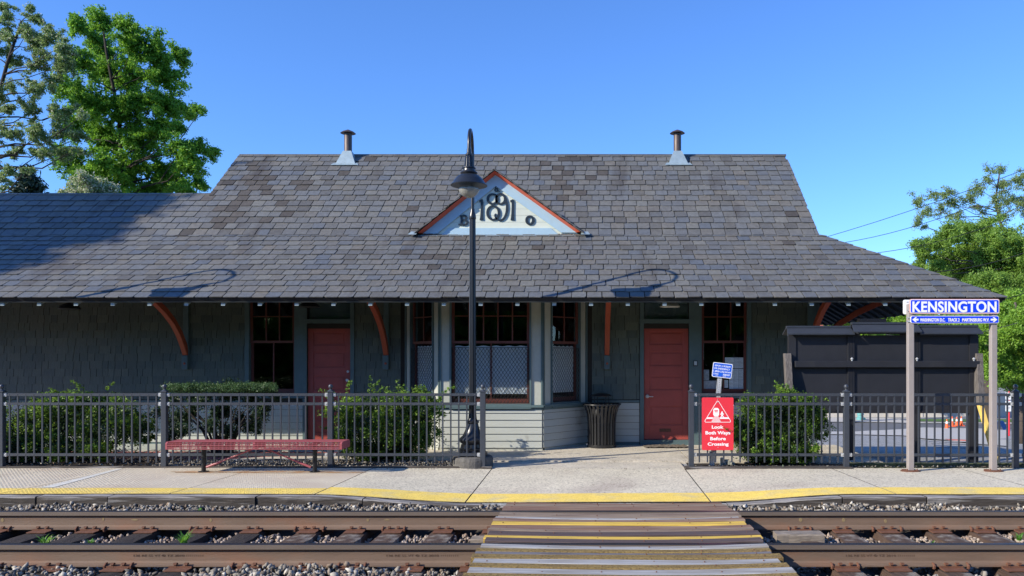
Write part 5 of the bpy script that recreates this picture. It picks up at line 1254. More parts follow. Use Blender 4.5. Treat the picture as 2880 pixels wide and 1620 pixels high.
m_.hexa([a - s_ * w2, a + s_ * w2, a + s_ * w2 + Vector((0, .004, 0)), a - s_ * w2 + Vector((0, .004, 0)), b - s_ * w2, b + s_ * w2, b + s_ * w2 + Vector((0, .004, 0)), b - s_ * w2 + Vector((0, .004, 0))])
Ln = (b - a).length; t = .08
while t < Ln: 
    c = a + d * t; m_.tube([c + Vector((0, -.0005, 0)), c + Vector((0, -.001, 0))], .005, 6, 1); t += .027
m_.build('post', [M['galv'], M['black']], EP)
cB = H_(1190, 740); rot = -R(6.5); wB, hB = 500 / 9.058 / F * YP, 372 / 9.058 / F * YP
m_ = MB(); plate(m_, cB[0], cB[1], wB, hB, .022, YP, .004, rot=rot); pn = m_.build('sign_panel', M['white'], EP)
m_ = MB(); plate(m_, cB[0], cB[1], wB - .018, hB - .018, .016, YP - .0012, .0012, rot=rot); m_.build('blue_field', M['blue2'], pn)
t_ = MB(); k9 = 1 / 9.058 / F * YP
for s, cx0, cy, h, wd in (('REPORT A PROBLEM', 0, -108, 42, 400), ('OR EMERGENCY', -8, -38, 46, 400), ('1-800-232-0144', 0, 34, 46, 440), ('X-ING', -155, 100, 44, 130), ('928522P', 118, 104, 44, 175), ('CSX', -125, 146, 20, 60), ('TYPE III', 68, 146, 20, 80)):
    if s in ('TYPE III',): s = '18 07'
    text_mb(s, cB[0] + cx0 * k9, cB[1] - (cy + h / 2) * k9, h * k9, YP - .0012, t_, width=wd * k9, bold=.012, depth=.001, rot=rot, pivot=cB)
t_.build('sign_lettering', M['white'], pn)
t_ = MB()
for yy_ in (-118, 150): 
    xx, zz = 5 * k9, -yy_ * k9; t_.tube([(cB[0] + xx * math.cos(rot) - zz * math.sin(rot), YP - .0012, cB[1] + xx * math.sin(rot) + zz * math.cos(rot)), (cB[0] + xx * math.cos(rot) - zz * math.sin(rot), YP - .006, cB[1] + xx * math.sin(rot) + zz * math.cos(rot))], .006, 8)
t_.build('bolts', M['rust'], pn)
# white stakes and rubble at its foot
m_ = MB()
for px, py, w_, h_ in ((2003, 1308, .035, .22),): x = qx(px, 12.14); m_.box(x - w_, x + w_, 12.16, 12.2, -.02, h_)
tag(m_.build('wooden_stake', M['pale_trim']), 'short white stake at the foot of the leaning sign post', 'stake')
for i, (px, sx, sz, l) in enumerate(((2035, .05, .11, 'white stepped concrete block behind the red sign, left one'), (2052, .07, .08, 'white stepped concrete block beside the right shrub'))):
    x = qx(px, 12.3); m_ = MB(); m_.box(x - sx, x, 12.24, 12.36, -.02, sz); m_.box(x + .001, x + sx, 12.24, 12.36, -.02, sz * .6); tag(m_.build('concrete_block', M['pale_trim'], bevel=.01), l, 'block', 'blocks under the red sign')

# ------------------------------------------------------------------ notice board
YN = 12.8; bx = lambda px: (px - VX) / F * YN; bz = lambda py: CZ - (py - VY) / F * YN
NB = empty('notice_board', (bx(2480), YN, 0), 'large black timber notice board with three little roofs, seen from behind', 'notice board')
for a, b in ((2224, 2382), (2402, 2570), (2584, 2736)):
    m_ = MB(); m_.box(bx(a), bx(b), YN, YN + .06, bz(1162), bz(943)); m_.box(bx(a), bx(b), YN - .015, YN - .001, bz(1162), bz(1155)); m_.build('panel', M['board'], NB)
for px in (2228, 2392, 2577, 2738):
    m_ = MB(); w_ = .055 if px != 2738 else .07; m_.box(bx(px) - w_, bx(px) + w_, YN - .03 if px in (2392, 2577) else YN - .02, YN + .09, -.05 if px != 2228 else .0, bz(941)); 
    if px in (2392, 2577):
        for dx in (-.035, -.012, .012, .035): m_.box(bx(px) + dx - .004, bx(px) + dx + .004, YN - .036, YN - .0302, bz(1162), bz(945))
    m_.build('post', M['board'], NB)
m_ = MB(); m_.box(bx(2232), bx(2747), YN - .10, YN - .031, bz(1033), bz(1015)); m_.build('cross_rail', M['board'], NB, bevel=.006)
m_ = MB()
for px in (2392, 2574, 2733): 
    x = bx(px); m_.tube([(x, YN - .07, bz(1017)), (x, YN - .07, bz(1008))], .013, 8); m_.lathe([(.022, 0), (.026, .01), (.01, .03)], (x, YN - .07, bz(1011)), 8)
m_.build('rail_bolt', M['clip'], NB)
def cap(a, b, y0, y1, Yo=0, ht=.0):
    m_ = MB(); zt, zb = bz(y0), bz(y1); zt += .03; zb -= .01; ya, yb = YN - .15 + Yo, YN + .21 + Yo; ym = YN + .03 + Yo
    xa, xb = bx(a), bx(b); t = .02
    for (p, q) in ((ya, ym), (yb, ym)):
        m_.hexa([(xa - .02, p, zb), (xb + .02, p, zb), (xb, q, zt), (xa, q, zt), (xa - .02, p, zb + t), (xb + .02, p, zb + t), (xb, q, zt + t), (xa, q, zt + t)])
    m_.box(xa, xb, ym - .05, ym + .05, zt - .0, zt + .03); m_.box(xa + .02, xb - .02, ym - .04, ym + .04, zb - .02, zt)
    m_.build('roof', M['boardroof'], NB)
cap(2213, 2392, 927, 940); cap(2395, 2578, 917, 934, Yo=-.02); cap(2581, 2750, 925, 939)
m_ = MB(); m_.box(bx(2400), bx(2418), YN - .02, YN + .05, bz(944), bz(935)); m_.box(bx(2534), bx(2548), YN - .02, YN + .05, bz(944), bz(935)); m_.build('spacer', M['board'], NB)
m_ = MB(); m_.box(bx(2427), bx(2503), YN + .15, YN + .28, bz(914), bz(895)); m_.box(bx(2440), bx(2490), YN - .02, YN + .2, bz(917), bz(912)); m_.build('lamp_box', M['black'], NB)
for px, x2, sgn, l in ((2212, 2236, 0, ''), (2745, 2790, 1, '')):
    m_ = MB(); 
    def beam(p, q, w_, d_, mi=0):
        p, q = Vector(p), Vector(q); m_.hexa([p + Vector((-w_, -d_, 0)), p + Vector((w_, -d_, 0)), p + Vector((w_, d_, 0)), p + Vector((-w_, d_, 0)), q + Vector((-w_, -d_, 0)), q + Vector((w_, -d_, 0)), q + Vector((w_, d_, 0)), q + Vector((-w_, d_, 0))], mi)
    Xp = bx(px) + .01; top = (Xp, YN + .0, bz(994))
    if not sgn: beam((Xp + .02, 12.52, -.02), top, .05, .07)
    else:
        top = (bx(2750), YN, bz(994)); ym_ = 12.66; mid = Vector(((2756 - VX) / F * ym_, ym_, CZ - (1137 - VY) / F * ym_)); beam(mid, top, .05, .07)
        beam(((2806 - VX) / F * 12.42, 12.42, -.04), tuple(mid - Vector((0, 0, .002))), .038, .04, 1)
    m_.build('raking_prop', [M['prop'], M['yellowprop']], NB, bevel=.006)

# ------------------------------------------------------------------ foliage
def leaves(name, centers, radii, count, size, mats, parent=None, midx=None, up=.3, shell=.35, aspect=1.7, weights=None, clump=None):
    """leaf-sized faces spread through overlapping ellipsoids (centers n x 3, radii n x 3)"""
    C_ = np.asarray(centers, float); Rr = np.asarray(radii, float); n = len(C_)
    wts = Rr.prod(1) ** (2 / 3) if weights is None else np.asarray(weights, float); wts /= wts.sum()
    idx = rng.choice(n, count, p=wts); d = rng.normal(size=(count, 3)); d /= np.linalg.norm(d, axis=1, keepdims=True)
    g = np.clip(rng.normal(size=(count, 3)) * .52, -1.5, 1.5); d = g / (np.linalg.norm(g, axis=1, keepdims=True) + 1e-6)
    P = C_[idx] + g * Rr[idx] * 1.25
    if clump:
        P = P + rng.normal(size=P.shape) * clump
    nn = d * .6 + rng.normal(size=(count, 3)) * .75 + np.array([0, 0, up]); nn /= np.linalg.norm(nn, axis=1, keepdims=True)
    a = np.cross(nn, rng.normal(size=(count, 3))); a /= np.linalg.norm(a, axis=1, keepdims=True); b = np.cross(nn, a)
    s = size * rng.uniform(.6, 1.35, count)[:, None]
    V = np.stack([P + a * s * .5 * aspect, P + b * s * .38, P - a * s * .5 * aspect, P - b * s * .38], 1).reshape(-1, 3)
    Fa = np.arange(count * 4).reshape(-1, 4)
    m2 = None if midx is None else rng.choice(len(mats), count, p=midx)
    return mesh_np(name, V, Fa, mats, parent, midx=m2)
def sprays(lobes, n_sub, rsub, jitter=1.0):
    """break each lobe (c, r3) into small clumps spread over its volume so gaps and light and dark clumps show"""
    Cc = []; Rs = []
    for c, r_ in lobes:
        k = max(2, int(n_sub * (r_[0] * r_[2]) / (rsub * rsub)))
        g = np.clip(rng.normal(size=(k, 3)) * .62, -1.35, 1.35); q = np.asarray(c) + g * np.asarray(r_) * jitter
        Cc.append(q); rr = rsub * rng.uniform(.45, 1.35, k); Rs.append(np.stack([rr * rng.uniform(.8, 1.4, k), rr, rr * rng.uniform(.7, 1.2, k)], 1))
    return np.concatenate(Cc), np.concatenate(Rs)
M['box'] = leafmat('boxwood_leaf', [(.045, .11, .014), (.11, .22, .024), (.19, .32, .04), (.06, .14, .018), (.28, .40, .065)], .32)
M['boxdark'] = leafmat('dark_yew_and_shade_leaf', [(.014, .035, .012), (.03, .06, .02), (.02, .045, .014), (.045, .08, .03)], .15)  # yew leaves; also the painted shade inside the green shrubs
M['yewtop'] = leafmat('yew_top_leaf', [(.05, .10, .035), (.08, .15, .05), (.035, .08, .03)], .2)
def twig_crown(mb_, lobes, per, sig, tw, droop=.15, lf=1.1):
    '''fine twigs reaching out of every bough end; returns small leaf clouds strung along them'''
    Cc = []; Rs = []
    for c, r_ in lobes:
        R0 = max(r_); c = np.asarray(c); k = max(3, int(per * (R0 / .5) ** 1.6))
        for _ in range(k):
            d0 = rng.normal(size=3); d0 /= np.linalg.norm(d0); L_ = R0 * lf * rng.uniform(.5, 1.35); st = c + rng.normal(size=3) * R0 * .28; d1 = d0 * np.array([1, 1, .8]) + np.array([0, 0, .12])
            pts = []; p = st.copy(); n = 5
            for q in range(n + 1):
                pts.append(tuple(p)); d1 = d1 + rng.normal(size=3) * .28 + np.array([0, 0, -droop * .3]); d1 /= np.linalg.norm(d1); p = p + d1 * L_ / n
            if tw: mb_.tube(pts, [tw * (1 - .75 * q / n) for q in range(n + 1)], 3, cap=False)
            for q in range(1, n + 1):
                for _ in range(2): t = rng.uniform(0, 1); Cc.append(np.asarray(pts[q - 1]) * (1 - t) + np.asarray(pts[q]) * t); s_ = sig * rng.uniform(.6, 1.5); Rs.append((s_, s_, s_ * .8))
    return np.array(Cc), np.array(Rs)
def shrub(label, lobes_px, Y, depth, count, mk, size, stems, sub=.07, nsub=.95, trailing=None):
    s = F / Y; base = at(stems[0][0], 1312, Y); sb = empty('shrub', (base.x, Y, 0), label, 'shrub', 'shrubs behind the platform fences')
    lobes = [(tuple(at(x, y, Y + rng.uniform(-.5, .5) * depth * .6)), (rx / s, depth * .5, ry / s)) for x, y, rx, ry in lobes_px]
    C_, Rr = sprays(lobes, nsub, sub, .80)
    C2, R2 = twig_crown(None, lobes, 34, .026, 0, droop=.0, lf=.62)
    wt_ = np.concatenate([np.full(len(C_), .7 / len(C_)), np.full(len(C2), .3 / len(C2))]); C_ = np.concatenate([C_, C2]); Rr = np.concatenate([Rr, R2]); k_ = C_[:, 2] > .03; C_, Rr, wt_ = C_[k_], Rr[k_], wt_[k_]
    leaves('foliage', C_, Rr, int(count * .66), size, [M[mk]], sb, aspect=1.5, weights=wt_)
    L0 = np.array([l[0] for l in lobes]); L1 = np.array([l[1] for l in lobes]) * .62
    leaves('shade_toned_inner_foliage', L0, L1, int(count * .3), size, [M['boxdark']], sb, aspect=1.5)  # darker leaf colour paints the shaded interior of the shrub
    m_ = MB()
    for x0, x1, y1 in stems:
        for j in range(3):
            a = at(x0 + random.uniform(-6, 6), 1312, Y); a.z = 0; b = at(x1 + random.uniform(-20, 20), y1 + random.uniform(-15, 20), Y + random.uniform(-.2, .2) * depth); mid = a.lerp(b, .45) + Vector((random.uniform(-.05, .05), random.uniform(-.05, .05), .03))
            m_.tube([a, mid, b], [.022, .015, .006], 6)
    m_.build('stem', M['barkdark'], sb)
    return sb
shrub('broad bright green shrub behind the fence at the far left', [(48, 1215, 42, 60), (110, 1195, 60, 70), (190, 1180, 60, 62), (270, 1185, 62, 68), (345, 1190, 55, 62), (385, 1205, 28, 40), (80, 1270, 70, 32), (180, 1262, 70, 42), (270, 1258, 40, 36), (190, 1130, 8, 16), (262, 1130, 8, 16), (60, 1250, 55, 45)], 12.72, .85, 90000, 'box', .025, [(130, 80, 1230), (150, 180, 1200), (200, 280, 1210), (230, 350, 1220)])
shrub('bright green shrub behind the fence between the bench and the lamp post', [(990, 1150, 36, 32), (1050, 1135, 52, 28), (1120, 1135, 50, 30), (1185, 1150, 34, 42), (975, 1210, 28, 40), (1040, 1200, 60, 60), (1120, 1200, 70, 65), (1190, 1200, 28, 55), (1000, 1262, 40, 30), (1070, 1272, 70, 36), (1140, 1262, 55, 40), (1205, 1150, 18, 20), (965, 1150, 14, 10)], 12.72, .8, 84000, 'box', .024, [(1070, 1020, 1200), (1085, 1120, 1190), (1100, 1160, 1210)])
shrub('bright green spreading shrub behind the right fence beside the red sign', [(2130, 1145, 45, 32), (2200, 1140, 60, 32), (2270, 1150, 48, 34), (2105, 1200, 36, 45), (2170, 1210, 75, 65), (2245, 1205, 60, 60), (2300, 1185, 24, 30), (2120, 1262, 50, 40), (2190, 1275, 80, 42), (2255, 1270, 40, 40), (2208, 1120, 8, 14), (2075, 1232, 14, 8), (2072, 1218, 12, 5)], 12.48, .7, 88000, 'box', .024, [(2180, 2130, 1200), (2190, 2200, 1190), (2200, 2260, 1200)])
# clipped tall shrub with bare stems
Yc = 13.35; s = F / Yc; ts = empty('clipped_shrub', (qx(625, Yc), Yc, 0), 'tall dark clipped shrub with a flat top and bare lower stems', 'shrub', 'shrubs behind the platform fences')
Cc = []; Rs = []
for k in range(520):
    px_ = random.uniform(468, 772); e_ = min(1, (px_ - 462) / 14, (778 - px_) / 14); Cc.append(tuple(at(px_, random.uniform(1083, 1083 + 16 * e_), Yc + random.uniform(-.42, .42)))); Rs.append((.055, .055, .040))
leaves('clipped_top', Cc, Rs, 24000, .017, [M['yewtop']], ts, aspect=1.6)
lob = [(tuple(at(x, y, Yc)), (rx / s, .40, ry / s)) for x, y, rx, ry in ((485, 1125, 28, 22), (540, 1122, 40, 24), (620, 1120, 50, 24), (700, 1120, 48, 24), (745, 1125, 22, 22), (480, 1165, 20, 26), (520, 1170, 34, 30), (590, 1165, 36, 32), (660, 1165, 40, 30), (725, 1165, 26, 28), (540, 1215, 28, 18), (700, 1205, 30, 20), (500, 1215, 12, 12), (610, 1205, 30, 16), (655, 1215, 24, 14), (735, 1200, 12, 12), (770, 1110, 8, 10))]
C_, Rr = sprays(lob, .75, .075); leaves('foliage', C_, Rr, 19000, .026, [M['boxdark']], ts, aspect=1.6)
m_ = MB()
for k in range(26):
    a = at(625 + random.uniform(-22, 22), 1286, Yc); a.z = 0; a.y += random.uniform(-.1, .1); tx_ = random.uniform(480, 760); b = at(tx_, random.uniform(1105, 1190), Yc + random.uniform(-.3, .3)); mid = a.lerp(b, .5) + Vector(((a.x - b.x) * .12, random.uniform(-.05, .05), .08)); m_.tube([a, mid, b], [.024, .014, .005], 6)
m_.build('stem', M['barkdark'], ts)

# ------------------------------------------------------------------ trees
def tree(name, label, cat, trunk_px, Yt, lobes_px, dep, mats, count, leaf, trunk_r=.28, bark='bark', sub=.5, nsub=.9, twigs=1, split=.35, midx=None, base_z=None, group=None, shell=.2, tw=.03, jit=1.0):
    s = F / Yt; bz_ = terrain(Yt) if base_z is None else base_z
    tb_ = Vector(((trunk_px[0][0] - VX) / s, Yt, bz_)); T = empty(name, tb_, label, cat, group)
    lobes = []
    for x, y, r_ in lobes_px:
        yo = rng.uniform(-.6, .6) * dep; Yl = Yt + yo; c = at(x, y, Yl); lobes.append((tuple(c), (r_ / s, r_ / s * .9, r_ / s)))
    m_ = MB(); C_, Rr = twig_crown(m_, lobes, nsub, sub, tw); tr_pts = [tb_] + [Vector(((x - VX) / s, Yt, CZ - (y - VY) / s)) for x, y in trunk_px[1:]]
    rr = [trunk_r * (1 - .75 * i / max(1, len(tr_pts) - 1)) for i in range(len(tr_pts))]; m_.tube(tr_pts, rr, 10)
    dens = [tr_pts[i].lerp(tr_pts[i + 1], t) for i in range(len(tr_pts) - 1) for t in (0, .2, .4, .6, .8)] + [tr_pts[-1]]; dr_ = [rr[i] + (rr[i + 1] - rr[i]) * t for i in range(len(tr_pts) - 1) for t in (0, .2, .4, .6, .8)] + [rr[-1]]
    ends = []
    for c, r_ in lobes:
        c = Vector(c); cand = [i for i, p in enumerate(dens) if p.z < c.z - .2 * (c - p).length and p.z > bz_ + 1.5] or [len(dens) // 2]
        i = min(cand, key=lambda i: (dens[i] - c).length + .4 * abs((c.z - dens[i].z) - abs(c.x - dens[i].x) * .8)); p = dens[i]; mid = p.lerp(c, .5) + Vector((random.uniform(-.1, .1), random.uniform(-.1, .1), -.08)) * (c - p).length
        r0 = min(dr_[i] * .45, .02 + .009 * (c - p).length); q2 = p.lerp(mid, .5) + Vector((0, 0, .03 * (c - p).length)); m_.tube([p, q2, mid, c], [r0, r0 * .8, r0 * .55, r0 * .22], 6); ends.append((c, r_, r0 * .3, mid))
    m_.build('trunk', M[bark], T, smooth=True)
    leaves('crown', C_, Rr, count, leaf, mats, T, midx=midx, shell=shell)
    return T
M['maple'] = leafmat('maple_leaf', [(.075, .20, .02), (.12, .29, .025), (.17, .36, .035), (.09, .22, .02), (.21, .42, .045)], .45)
M['locust'] = leafmat('locust_leaf', [(.13, .21, .065), (.18, .28, .09), (.15, .24, .07), (.24, .33, .12)], .42)
M['blossom'] = leafmat('white_blossom', [(.50, .50, .36), (.40, .42, .28), (.58, .58, .45)], .3)
M['lime'] = leafmat('lime_leaf', [(.17, .32, .035), (.25, .42, .05), (.13, .26, .03), (.31, .48, .07)], .45)
M['midgreen'] = leafmat('mid_green_leaf', [(.15, .27, .045), (.22, .36, .06), (.12, .22, .035), (.29, .43, .08)], .45)
M['greygreen'] = leafmat('sparse_grey_green_leaf', [(.18, .26, .08), (.24, .33, .11), (.15, .22, .07)], .42)
M['conifer'] = leafmat('conifer_needle', [(.012, .03, .018), (.02, .045, .025), (.03, .06, .03)], .1)
z1 = 2.416
ml = [(560,180,85),(700,140,80),(850,180,75),(650,300,120),(900,310,110),(1080,380,100),(1200,370,75),(520,420,110),(700,500,130),(900,520,140),(1100,520,120),(480,620,100),(620,700,130),(850,740,150),(1070,700,130),(1190,760,80),(1290,780,60),(1355,765,32),(500,860,105),(700,930,140),(930,960,150),(1110,880,100),(1220,880,45),(1230,1010,95),(1350,990,60),(1430,1030,45),(480,1090,105),(680,1160,130),(900,1180,140),(1120,1180,120),(1290,1130,90),(1350,1230,60),(560,1270,110),(800,1310,130),(1050,1310,130),(1250,1300,90)]
tree('maple_tree', 'tall dense bright green maple behind the left roof', 'tree', [(370, 900), (360, 700), (345, 520), (335, 330), (300, 150), (290, 80)], 30, [(x / z1, y / z1, r_ / z1) for x, y, r_ in ml], 2.2, [M['maple']], 165000, .064, trunk_r=.12, sub=.10, nsub=19, tw=.010, bark='barkdark', group='trees behind the station', base_z=-1.2)
ll_ = [(30,60,60),(60,110,50),(0,190,60),(240,110,50),(210,60,25),(190,210,60),(330,190,45),(340,240,75),(60,260,60),(250,300,90),(400,320,80),(80,400,80),(250,420,90),(410,450,90),(470,400,50),(80,580,40),(250,600,80),(350,560,70),(60,740,60),(210,760,90),(380,780,80),(480,740,60),(80,900,70),(250,920,90),(420,900,90),(540,800,50),(100,1040,60),(280,1040,80),(430,1040,70),(60,1170,50),(180,1150,40),(560,930,50),(520,1010,50),(-80,300,110),(-80,600,110),(-100,900,120),(-60,1150,100),(20,1250,50)]
tree('locust_tree', 'airy grey green locust tree with white blossom at the far left', 'tree', [(-60, 1000), (-55, 700), (-40, 480), (-20, 330), (20, 180), (60, 60)], 27, [(x / z1, y / z1, r_ / z1) for x, y, r_ in ll_], 2.0, [M['locust'], M['blossom']], 80000, .044, trunk_r=.13, sub=.07, nsub=15, twigs=1.6, bark='barkdark', midx=[.86, .14], group='trees behind the station', base_z=-1, tw=.010)
tree('flowering_tree', 'pale blossoming small tree in front of the maple, just over the left roof', 'tree', [(255, 900), (250, 650), (245, 560)], 24, [(215, 540, 28), (250, 520, 32), (285, 525, 28), (230, 560, 30), (280, 560, 32), (195, 556, 20)], .6, [M['locust'], M['blossom']], 24000, .045, trunk_r=.12, sub=.09, nsub=20, tw=.008, midx=[.45, .55], bark='bark', group='trees behind the station', base_z=-1)
# conifer
Yk = 34; sk_ = F / Yk; tp = at(78, 480, Yk); cf = empty('conifer', (tp.x, Yk, -1.2), 'small dark conifer peeping over the left roof', 'tree', 'trees behind the station')
m_ = MB(); m_.tube([(tp.x, Yk, -1.2), (tp.x, Yk, tp.z)], [.16, .02], 8); m_.build('trunk', M['barkdark'], cf)
Cc = []; Rs = []
for k in range(420):
    t = random.random() ** .7; rr = .12 + t * 2.3; an = random.uniform(0, 6.28); q = rr * random.uniform(.3, 1); Cc.append((tp.x + q * math.cos(an), Yk + q * math.sin(an), tp.z - t * 5.2 + .12 * (q / rr))); Rs.append((.22, .22, .09))
leaves('crown', Cc, Rs, 22000, .09, [M['conifer']], cf, aspect=2.6)
z8 = 2.0705; T8 = lambda L_: [(2000 + x / z8, 300 + y / z8, r_ / z8) for x, y, r_ in L_]
tree('sparse_tree', 'half bare tall tree with thin twigs at the upper right', 'tree', [(2862, 1000), (2856, 760), (2845, 690), (2810, 620), (2800, 560), (2812, 480)], 42, T8([(1200,560,45),(1290,520,45),(1380,500,45),(1250,620,45),(1200,680,35),(1340,600,50),(1420,640,45),(1400,560,45),(1500,540,55),(1560,480,45),(1600,420,40),(1620,370,30),(1690,370,35),(1700,460,50),(1650,560,55),(1750,540,60),(1770,440,45),(1820,400,45),(1830,560,60),(1700,640,45),(1560,600,40),(1900,480,80),(1900,640,90),(1240,700,25)]), 2.0, [M['greygreen']], 26000, .052, trunk_r=.13, sub=.11, nsub=16, twigs=2.4, group='trees at the right', tw=.014, base_z=-1.9)
tree('green_tree', 'dense fresh green tree above the right end of the roof', 'tree', [(2780, 1000), (2775, 850), (2760, 720)], 38, T8([(1400,760,70),(1300,800,55),(1500,730,75),(1600,720,65),(1350,880,80),(1220,860,40),(1190,800,25),(1480,850,105),(1620,820,105),(1740,800,85),(1220,920,30),(1320,950,55),(1480,960,105),(1640,960,115),(1780,880,105),(1560,1050,85),(1700,1060,110),(1830,1000,90),(1900,900,110),(1900,1080,110)]), 2.4, [M['midgreen']], 160000, .068, trunk_r=.2, sub=.16, nsub=16, tw=.012, group='trees at the right', base_z=-1.8)
tree('street_tree', 'bright lime green street tree behind the station sign at the right edge', 'tree', [(2877, 1227), (2874, 1120), (2868, 980), (2855, 850)], 27.5, T8([(1750,1180,90),(1690,1250,90),(1800,1290,90),(1610,1290,70),(1700,1380,100),(1810,1400,80),(1780,1500,100),(1700,1500,70),(1560,1330,40),(1640,1440,60),(1820,1580,50),(1740,1590,60),(1680,1580,40),(1620,1540,35),(1900,1250,120),(1920,1450,120)]), 2.0, [M['lime']], 150000, .056, trunk_r=.15, sub=.12, nsub=22, tw=.008, group='trees at the right')
tree('hedgerow_tree', 'bright green trees seen under the eave behind the notice board', 'tree', [(2393, 1000), (2393, 930)], 44, T8([(680,1240,35),(760,1235,42),(850,1240,45),(960,1240,50),(1060,1225,50),(1170,1240,60),(1290,1265,60),(1410,1270,60),(1530,1260,60),(900,1300,60),(1100,1300,70),(1300,1330,70),(1500,1330,70)]), 2.0, [M['lime']], 80000, .09, trunk_r=.25, sub=.2, nsub=14, tw=.012, group='trees at the right', base_z=-1.95)
# shading tree: stands left of the view between track and building, shadow falls on the left roof
def shade_tree():
    A = Vector((-8.49, 16.34, 4.94)) + SUN / SUN.z * 8.8; B = Vector((-10.08, 13.78, 3.14)) + SUN / SUN.z * 8.8
    edge = (A - B); e = edge.normalized(); nrm = SUN.cross(e).normalized()
    if nrm.x > 0: nrm = -nrm                              # away from the sunlit roof
    Cc = []; Rs = []
    for k in range(360):
        u = random.uniform(-2.3, 3.6); v = random.uniform(.16, 5.5) if k % 2 else random.uniform(.16, 1.6); wv = random.uniform(-1.6, 1.6)
        p = (A + B) / 2 + e * u + nrm * v + SUN * wv
        Cc.append(tuple(p)); Rs.append((.33, .33, .26))
    c = (A + B) / 2 + nrm * 2.8
    T = empty('shade_tree', (c.x, c.y, 0), 'tall broadleaf tree left of the platform, casting its shadow on the left roof', 'tree')
    leaves('crown', Cc, Rs, 30000, .17, [M['maple']], T)
    m_ = MB(); m_.tube([(c.x, c.y, -.05), (c.x, c.y, 6), (c.x + .2, c.y, c.z)], [.35, .28, .12], 10)
    for k in range(0, 360, 14): q = Vector(Cc[k]); s0 = Vector((c.x, c.y, max(7, min(c.z, q.z) - 2))); m_.tube([s0, s0.lerp(q, .5) + Vector((0, 0, .2)), q], [.09, .06, .02], 5)
    m_.build('trunk', M['bark'], T)
shade_tree()
# tree belt on the far side of the tracks behind the camera: seen in the window panes, keeps the porch shade deep
Cc = []; Rs = []
for k in range(260):
    x = random.uniform(-45, 45); h = 5.2 + 1.0 * math.sin(x * .35) + .8 * math.sin(x * .9 + 1); Cc.append((x, -14 + random.uniform(-2, 2), random.uniform(.5, h))); Rs.append((1.6, 1.2, 1.3))
bw = leaves('tree_belt', Cc, Rs, 42000, .75, [M['maple']]); tag(bw, 'belt of trees across the tracks opposite the station', 'wood', kind='stuff')
Cc = []; Rs = []
for k in range(420):
    x = random.uniform(22, 190); h = 9 + 2.5 * math.sin(x * .13) + 1.5 * math.sin(x * .41); Cc.append((x, 112 + random.uniform(-5, 5), random.uniform(-1.5, h - 1.95))); Rs.append((3.2, 2.5, 2.2))
tag(leaves('distant_wood', Cc, Rs, 30000, 1.1, [M['midgreen']]), 'distant belt of trees beyond the street', 'wood', kind='stuff')
# overhead wires
def wire(p0, p1, Y0, Y1, r_, l, ext0=.35, ext1=.3):
    a, b = at(*p0, Y0), at(*p1, Y1); d = b - a; a2 = a - d * ext0; b2 = b + d * ext1; m_ = MB()
    pts = [a2.lerp(b2, t / 10) - Vector((0, 0, .25 * math.sin(math.pi * t / 10))) for t in range(11)]; m_.tube(pts, r_, 5)
    tag(m_.build('power_line', M['black'] if r_ < .02 else M['clip']), l, 'wire', 'overhead lines right of the station')
Z8 = lambda x, y: (2000 + x / z8, 300 + y / z8)
wire(Z8(650, 747), Z8(1822, 348), 40, 32, .014, 'highest overhead wire rising to the right across the sky')
wire(Z8(740, 783), Z8(1160, 675), 40, 37, .014, 'second overhead wire running into the half bare tree', ext1=.8)
wire(Z8(930, 843), Z8(1270, 765), 38, 35.6, .014, 'lowest overhead wire crossing the sky just above the roof slope', ext1=1.2)
wire(Z8(1300, 945), Z8(1700, 860), 33, 32, .016, 'dark cable passing in front of the dense green tree', ext0=.3, ext1=.6)
wire(Z8(1630, 1087), Z8(1822, 1070), 24, 23, .011, 'pale thick cable beside the right eave corner', ext0=1.5)
wire((2705, 922), (2560, 935), 24, 25, .010, 'thin black cable just under the station name sign', ext0=1, ext1=.5)

# ------------------------------------------------------------------ the street beyond
def at_ground(px, py): return on_ground(px, py)
def cone(px, py, wpx, label, h):
    g = at_ground(px, py); s = F / g.y; w_ = wpx / s; h = w_ * 2.0; c = empty('traffic_cone', g, label, 'traffic cone', 'orange traffic cones on the street')
    m_ = MB(); m_.box(g.x - w_ / 2, g.x + w_ / 2, g.y - w_ / 2, g.y + w_ / 2, g.z + .01, g.z + .05); m_.lathe([(w_ * .38, .045), (w_ * .26, h * .4), (w_ * .15, h * .80), (w_ * .08, h)], g, 16); m_.build('cone_body', M['cone'], c)
    m_ = MB(); m_.lathe([(w_ * .225, h * .56), (w_ * .165, h * .79)], g, 16); m_.build('reflective_band', M['white'], c)
cone(2663, 1207, 14, 'shortest orange traffic cone, leftmost on the street', 1); cone(2678, 1201, 15, 'tall orange and white cone, second from the left', 1); cone(2691, 1199, 13, 'orange cone partly hidden between two others', 1); cone(2704, 1199, 14, 'orange and white cone at the right end of the row', 1)
g = at_ground(2420, 1183); s = F / g.y; m_ = MB(); m_.lathe([(11 / s, 0), (11 / s, 8 / s), (8.5 / s, 9 / s), (8 / s, 16 / s), (10 / s, 17 / s), (9 / s, 20 / s), (5 / s, 24 / s), (1 / s, 25 / s)], g, 16); m_.box(g.x + 8 / s, g.x + 13 / s, g.y - .1, g.y + .1, g.z + 4 / s, g.z + 8 / s)
tag(m_.build('fire_hydrant', M['tealpaint'], smooth='auto'), 'squat teal hydrant on the far pavement under the notice board', 'hydrant')
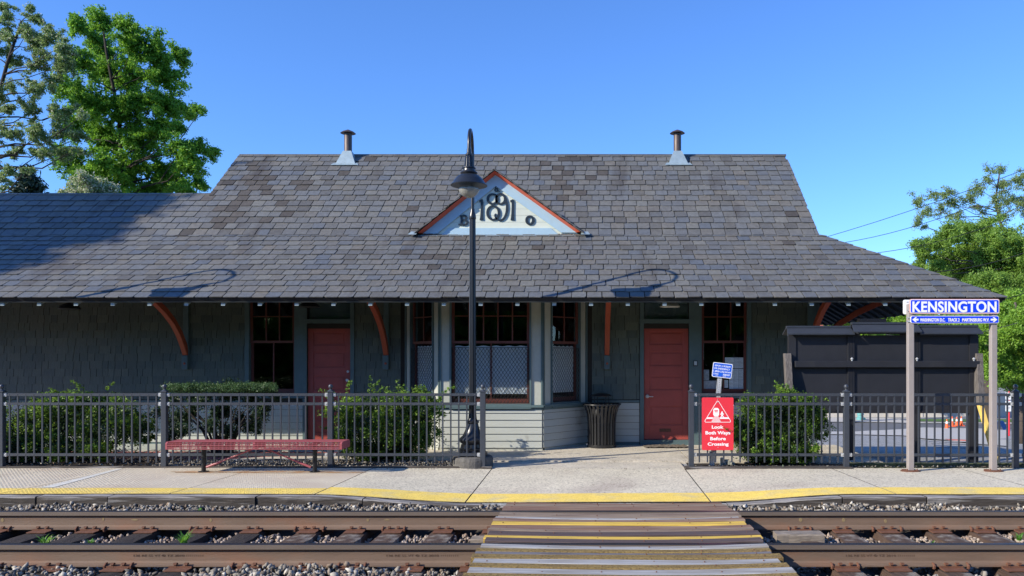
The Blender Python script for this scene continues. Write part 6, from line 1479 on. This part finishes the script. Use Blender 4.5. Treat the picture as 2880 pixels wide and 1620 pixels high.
# pale low wall across the street
a = at_ground(2150, 1182); Yw = 48; m_ = MB(); z0 = terrain(Yw)
m_.box((2080 - VX) / F * Yw, (3150 - VX) / F * Yw, Yw, Yw + .3, z0, z0 + 1.35); m_.box((2080 - VX) / F * Yw, (3150 - VX) / F * Yw, Yw - .04, Yw + .34, z0 + 1.351, z0 + 1.42)
for k in range(11): x = (2090 + 100 * k - VX) / F * Yw; m_.box(x, x + .12, Yw - .03, Yw - .001, z0, z0 + 1.34)
tag(m_.build('street_wall', M['palewall']), 'low pale rendered wall across the street', 'wall')
# red roofed house
Yh = 52; s = F / Yh; hx0, hx1 = (2200 - VX) / s, (2420 - VX) / s; H = empty('red_roofed_house', ((hx0 + hx1) / 2, Yh + 3, terrain(Yh)), 'house with a red shingled roof glimpsed between the brackets', 'house')
m_ = MB(); m_.box(hx0, hx1, Yh, Yh + 6, terrain(Yh), 3.0); m_.build('wall', M['palewall'], H)
zt = CZ - (890 - VY) / s; m_ = MB(); e0, r0 = 2.95, zt + .5
m_.hexa([(hx0 - .3, Yh - .5, e0), (hx1 + .3, Yh - .5, e0), (hx1 + .3, Yh + 3, r0 + .4), (hx0 - .3, Yh + 3, r0 + .4), (hx0 - .3, Yh - .5, e0 + .12), (hx1 + .3, Yh - .5, e0 + .12), (hx1 + .3, Yh + 3, r0 + .52), (hx0 - .3, Yh + 3, r0 + .52)]); m_.hexa([(hx0 - .3, Yh + 6.5, e0), (hx1 + .3, Yh + 6.5, e0), (hx1 + .3, Yh + 3.001, r0 + .4), (hx0 - .3, Yh + 3.001, r0 + .4), (hx0 - .3, Yh + 6.5, e0 + .12), (hx1 + .3, Yh + 6.5, e0 + .12), (hx1 + .3, Yh + 3.001, r0 + .52), (hx0 - .3, Yh + 3.001, r0 + .52)])
m_.build('roof', M['brickred'], H)
for k in range(3): m_ = MB(); x = hx0 + (hx1 - hx0) * (k + .5) / 3; m_.box(x - .45, x + .45, Yh - .02, Yh - .001, .3, 1.7); w_ = m_.build('window', M['darkroom'], H); m_ = MB(); m_.box(x - .5, x + .5, Yh - .05, Yh - .021, .2, .29); m_.box(x - .5, x + .5, Yh - .05, Yh - .021, 1.71, 1.8); m_.build('frame', M['white'], w_)
# parking sign on a red post, and blue board
g = at_ground(2838, 1226); s = F / g.y; PS = empty('parking_sign', g, 'white street signs on a thin red post beside the street tree', 'sign'); m_ = MB(); m_.tube([g, g + Vector((0, 0, 125 / s))], 2.4 / s, 8); m_.build('post', M['signred'], PS)
m_ = MB(); plate(m_, g.x - 4 / s, g.z + 112 / s, 15 / s, 20 / s, .02, g.y - .06, .02); plate(m_, g.x - 4 / s, g.z + 84 / s, 15 / s, 30 / s, .02, g.y - .06, .02); pl_ = m_.build('sign_plate', M['white'], PS)
m_ = MB()
for k, (zz, ww) in enumerate(((116, 9), (112, 7), (108, 9), (92, 8), (80, 9), (76, 8))): m_.box(g.x - (4 + ww / 2) / s, g.x - (4 - ww / 2) / s, g.y - .064, g.y - .0605, g.z + zz / s, g.z + (zz + 1.6) / s)
m_.build('sign_print', M['papergrey'], pl_)
g = at_ground(2818, 1210); s = F / g.y; m_ = MB(); p = lambda x, z, y=0: (g.x + x / s, g.y + y, g.z + z / s)
m_.hexa([p(-5, 0, .4), p(8, 0, .4), p(8, 0, .46), p(-5, 0, .46), p(-12, 27, 0), p(2, 27, 0), p(2, 27, .06), p(-12, 27, .06)]); M['dullblue'] = mat('dull_blue_board', (.10, .17, .34), rough=.5)
m_.hexa([p(-5, 0, -.4), p(8, 0, -.4), p(8, 0, -.34), p(-5, 0, -.34), p(-12, 27, -.061), p(2, 27, -.061), p(2, 27, -.001), p(-12, 27, -.001)])
tag(m_.build('sandwich_board', M['dullblue']), 'tilted dull blue A frame board on the pavement at the far right', 'board')
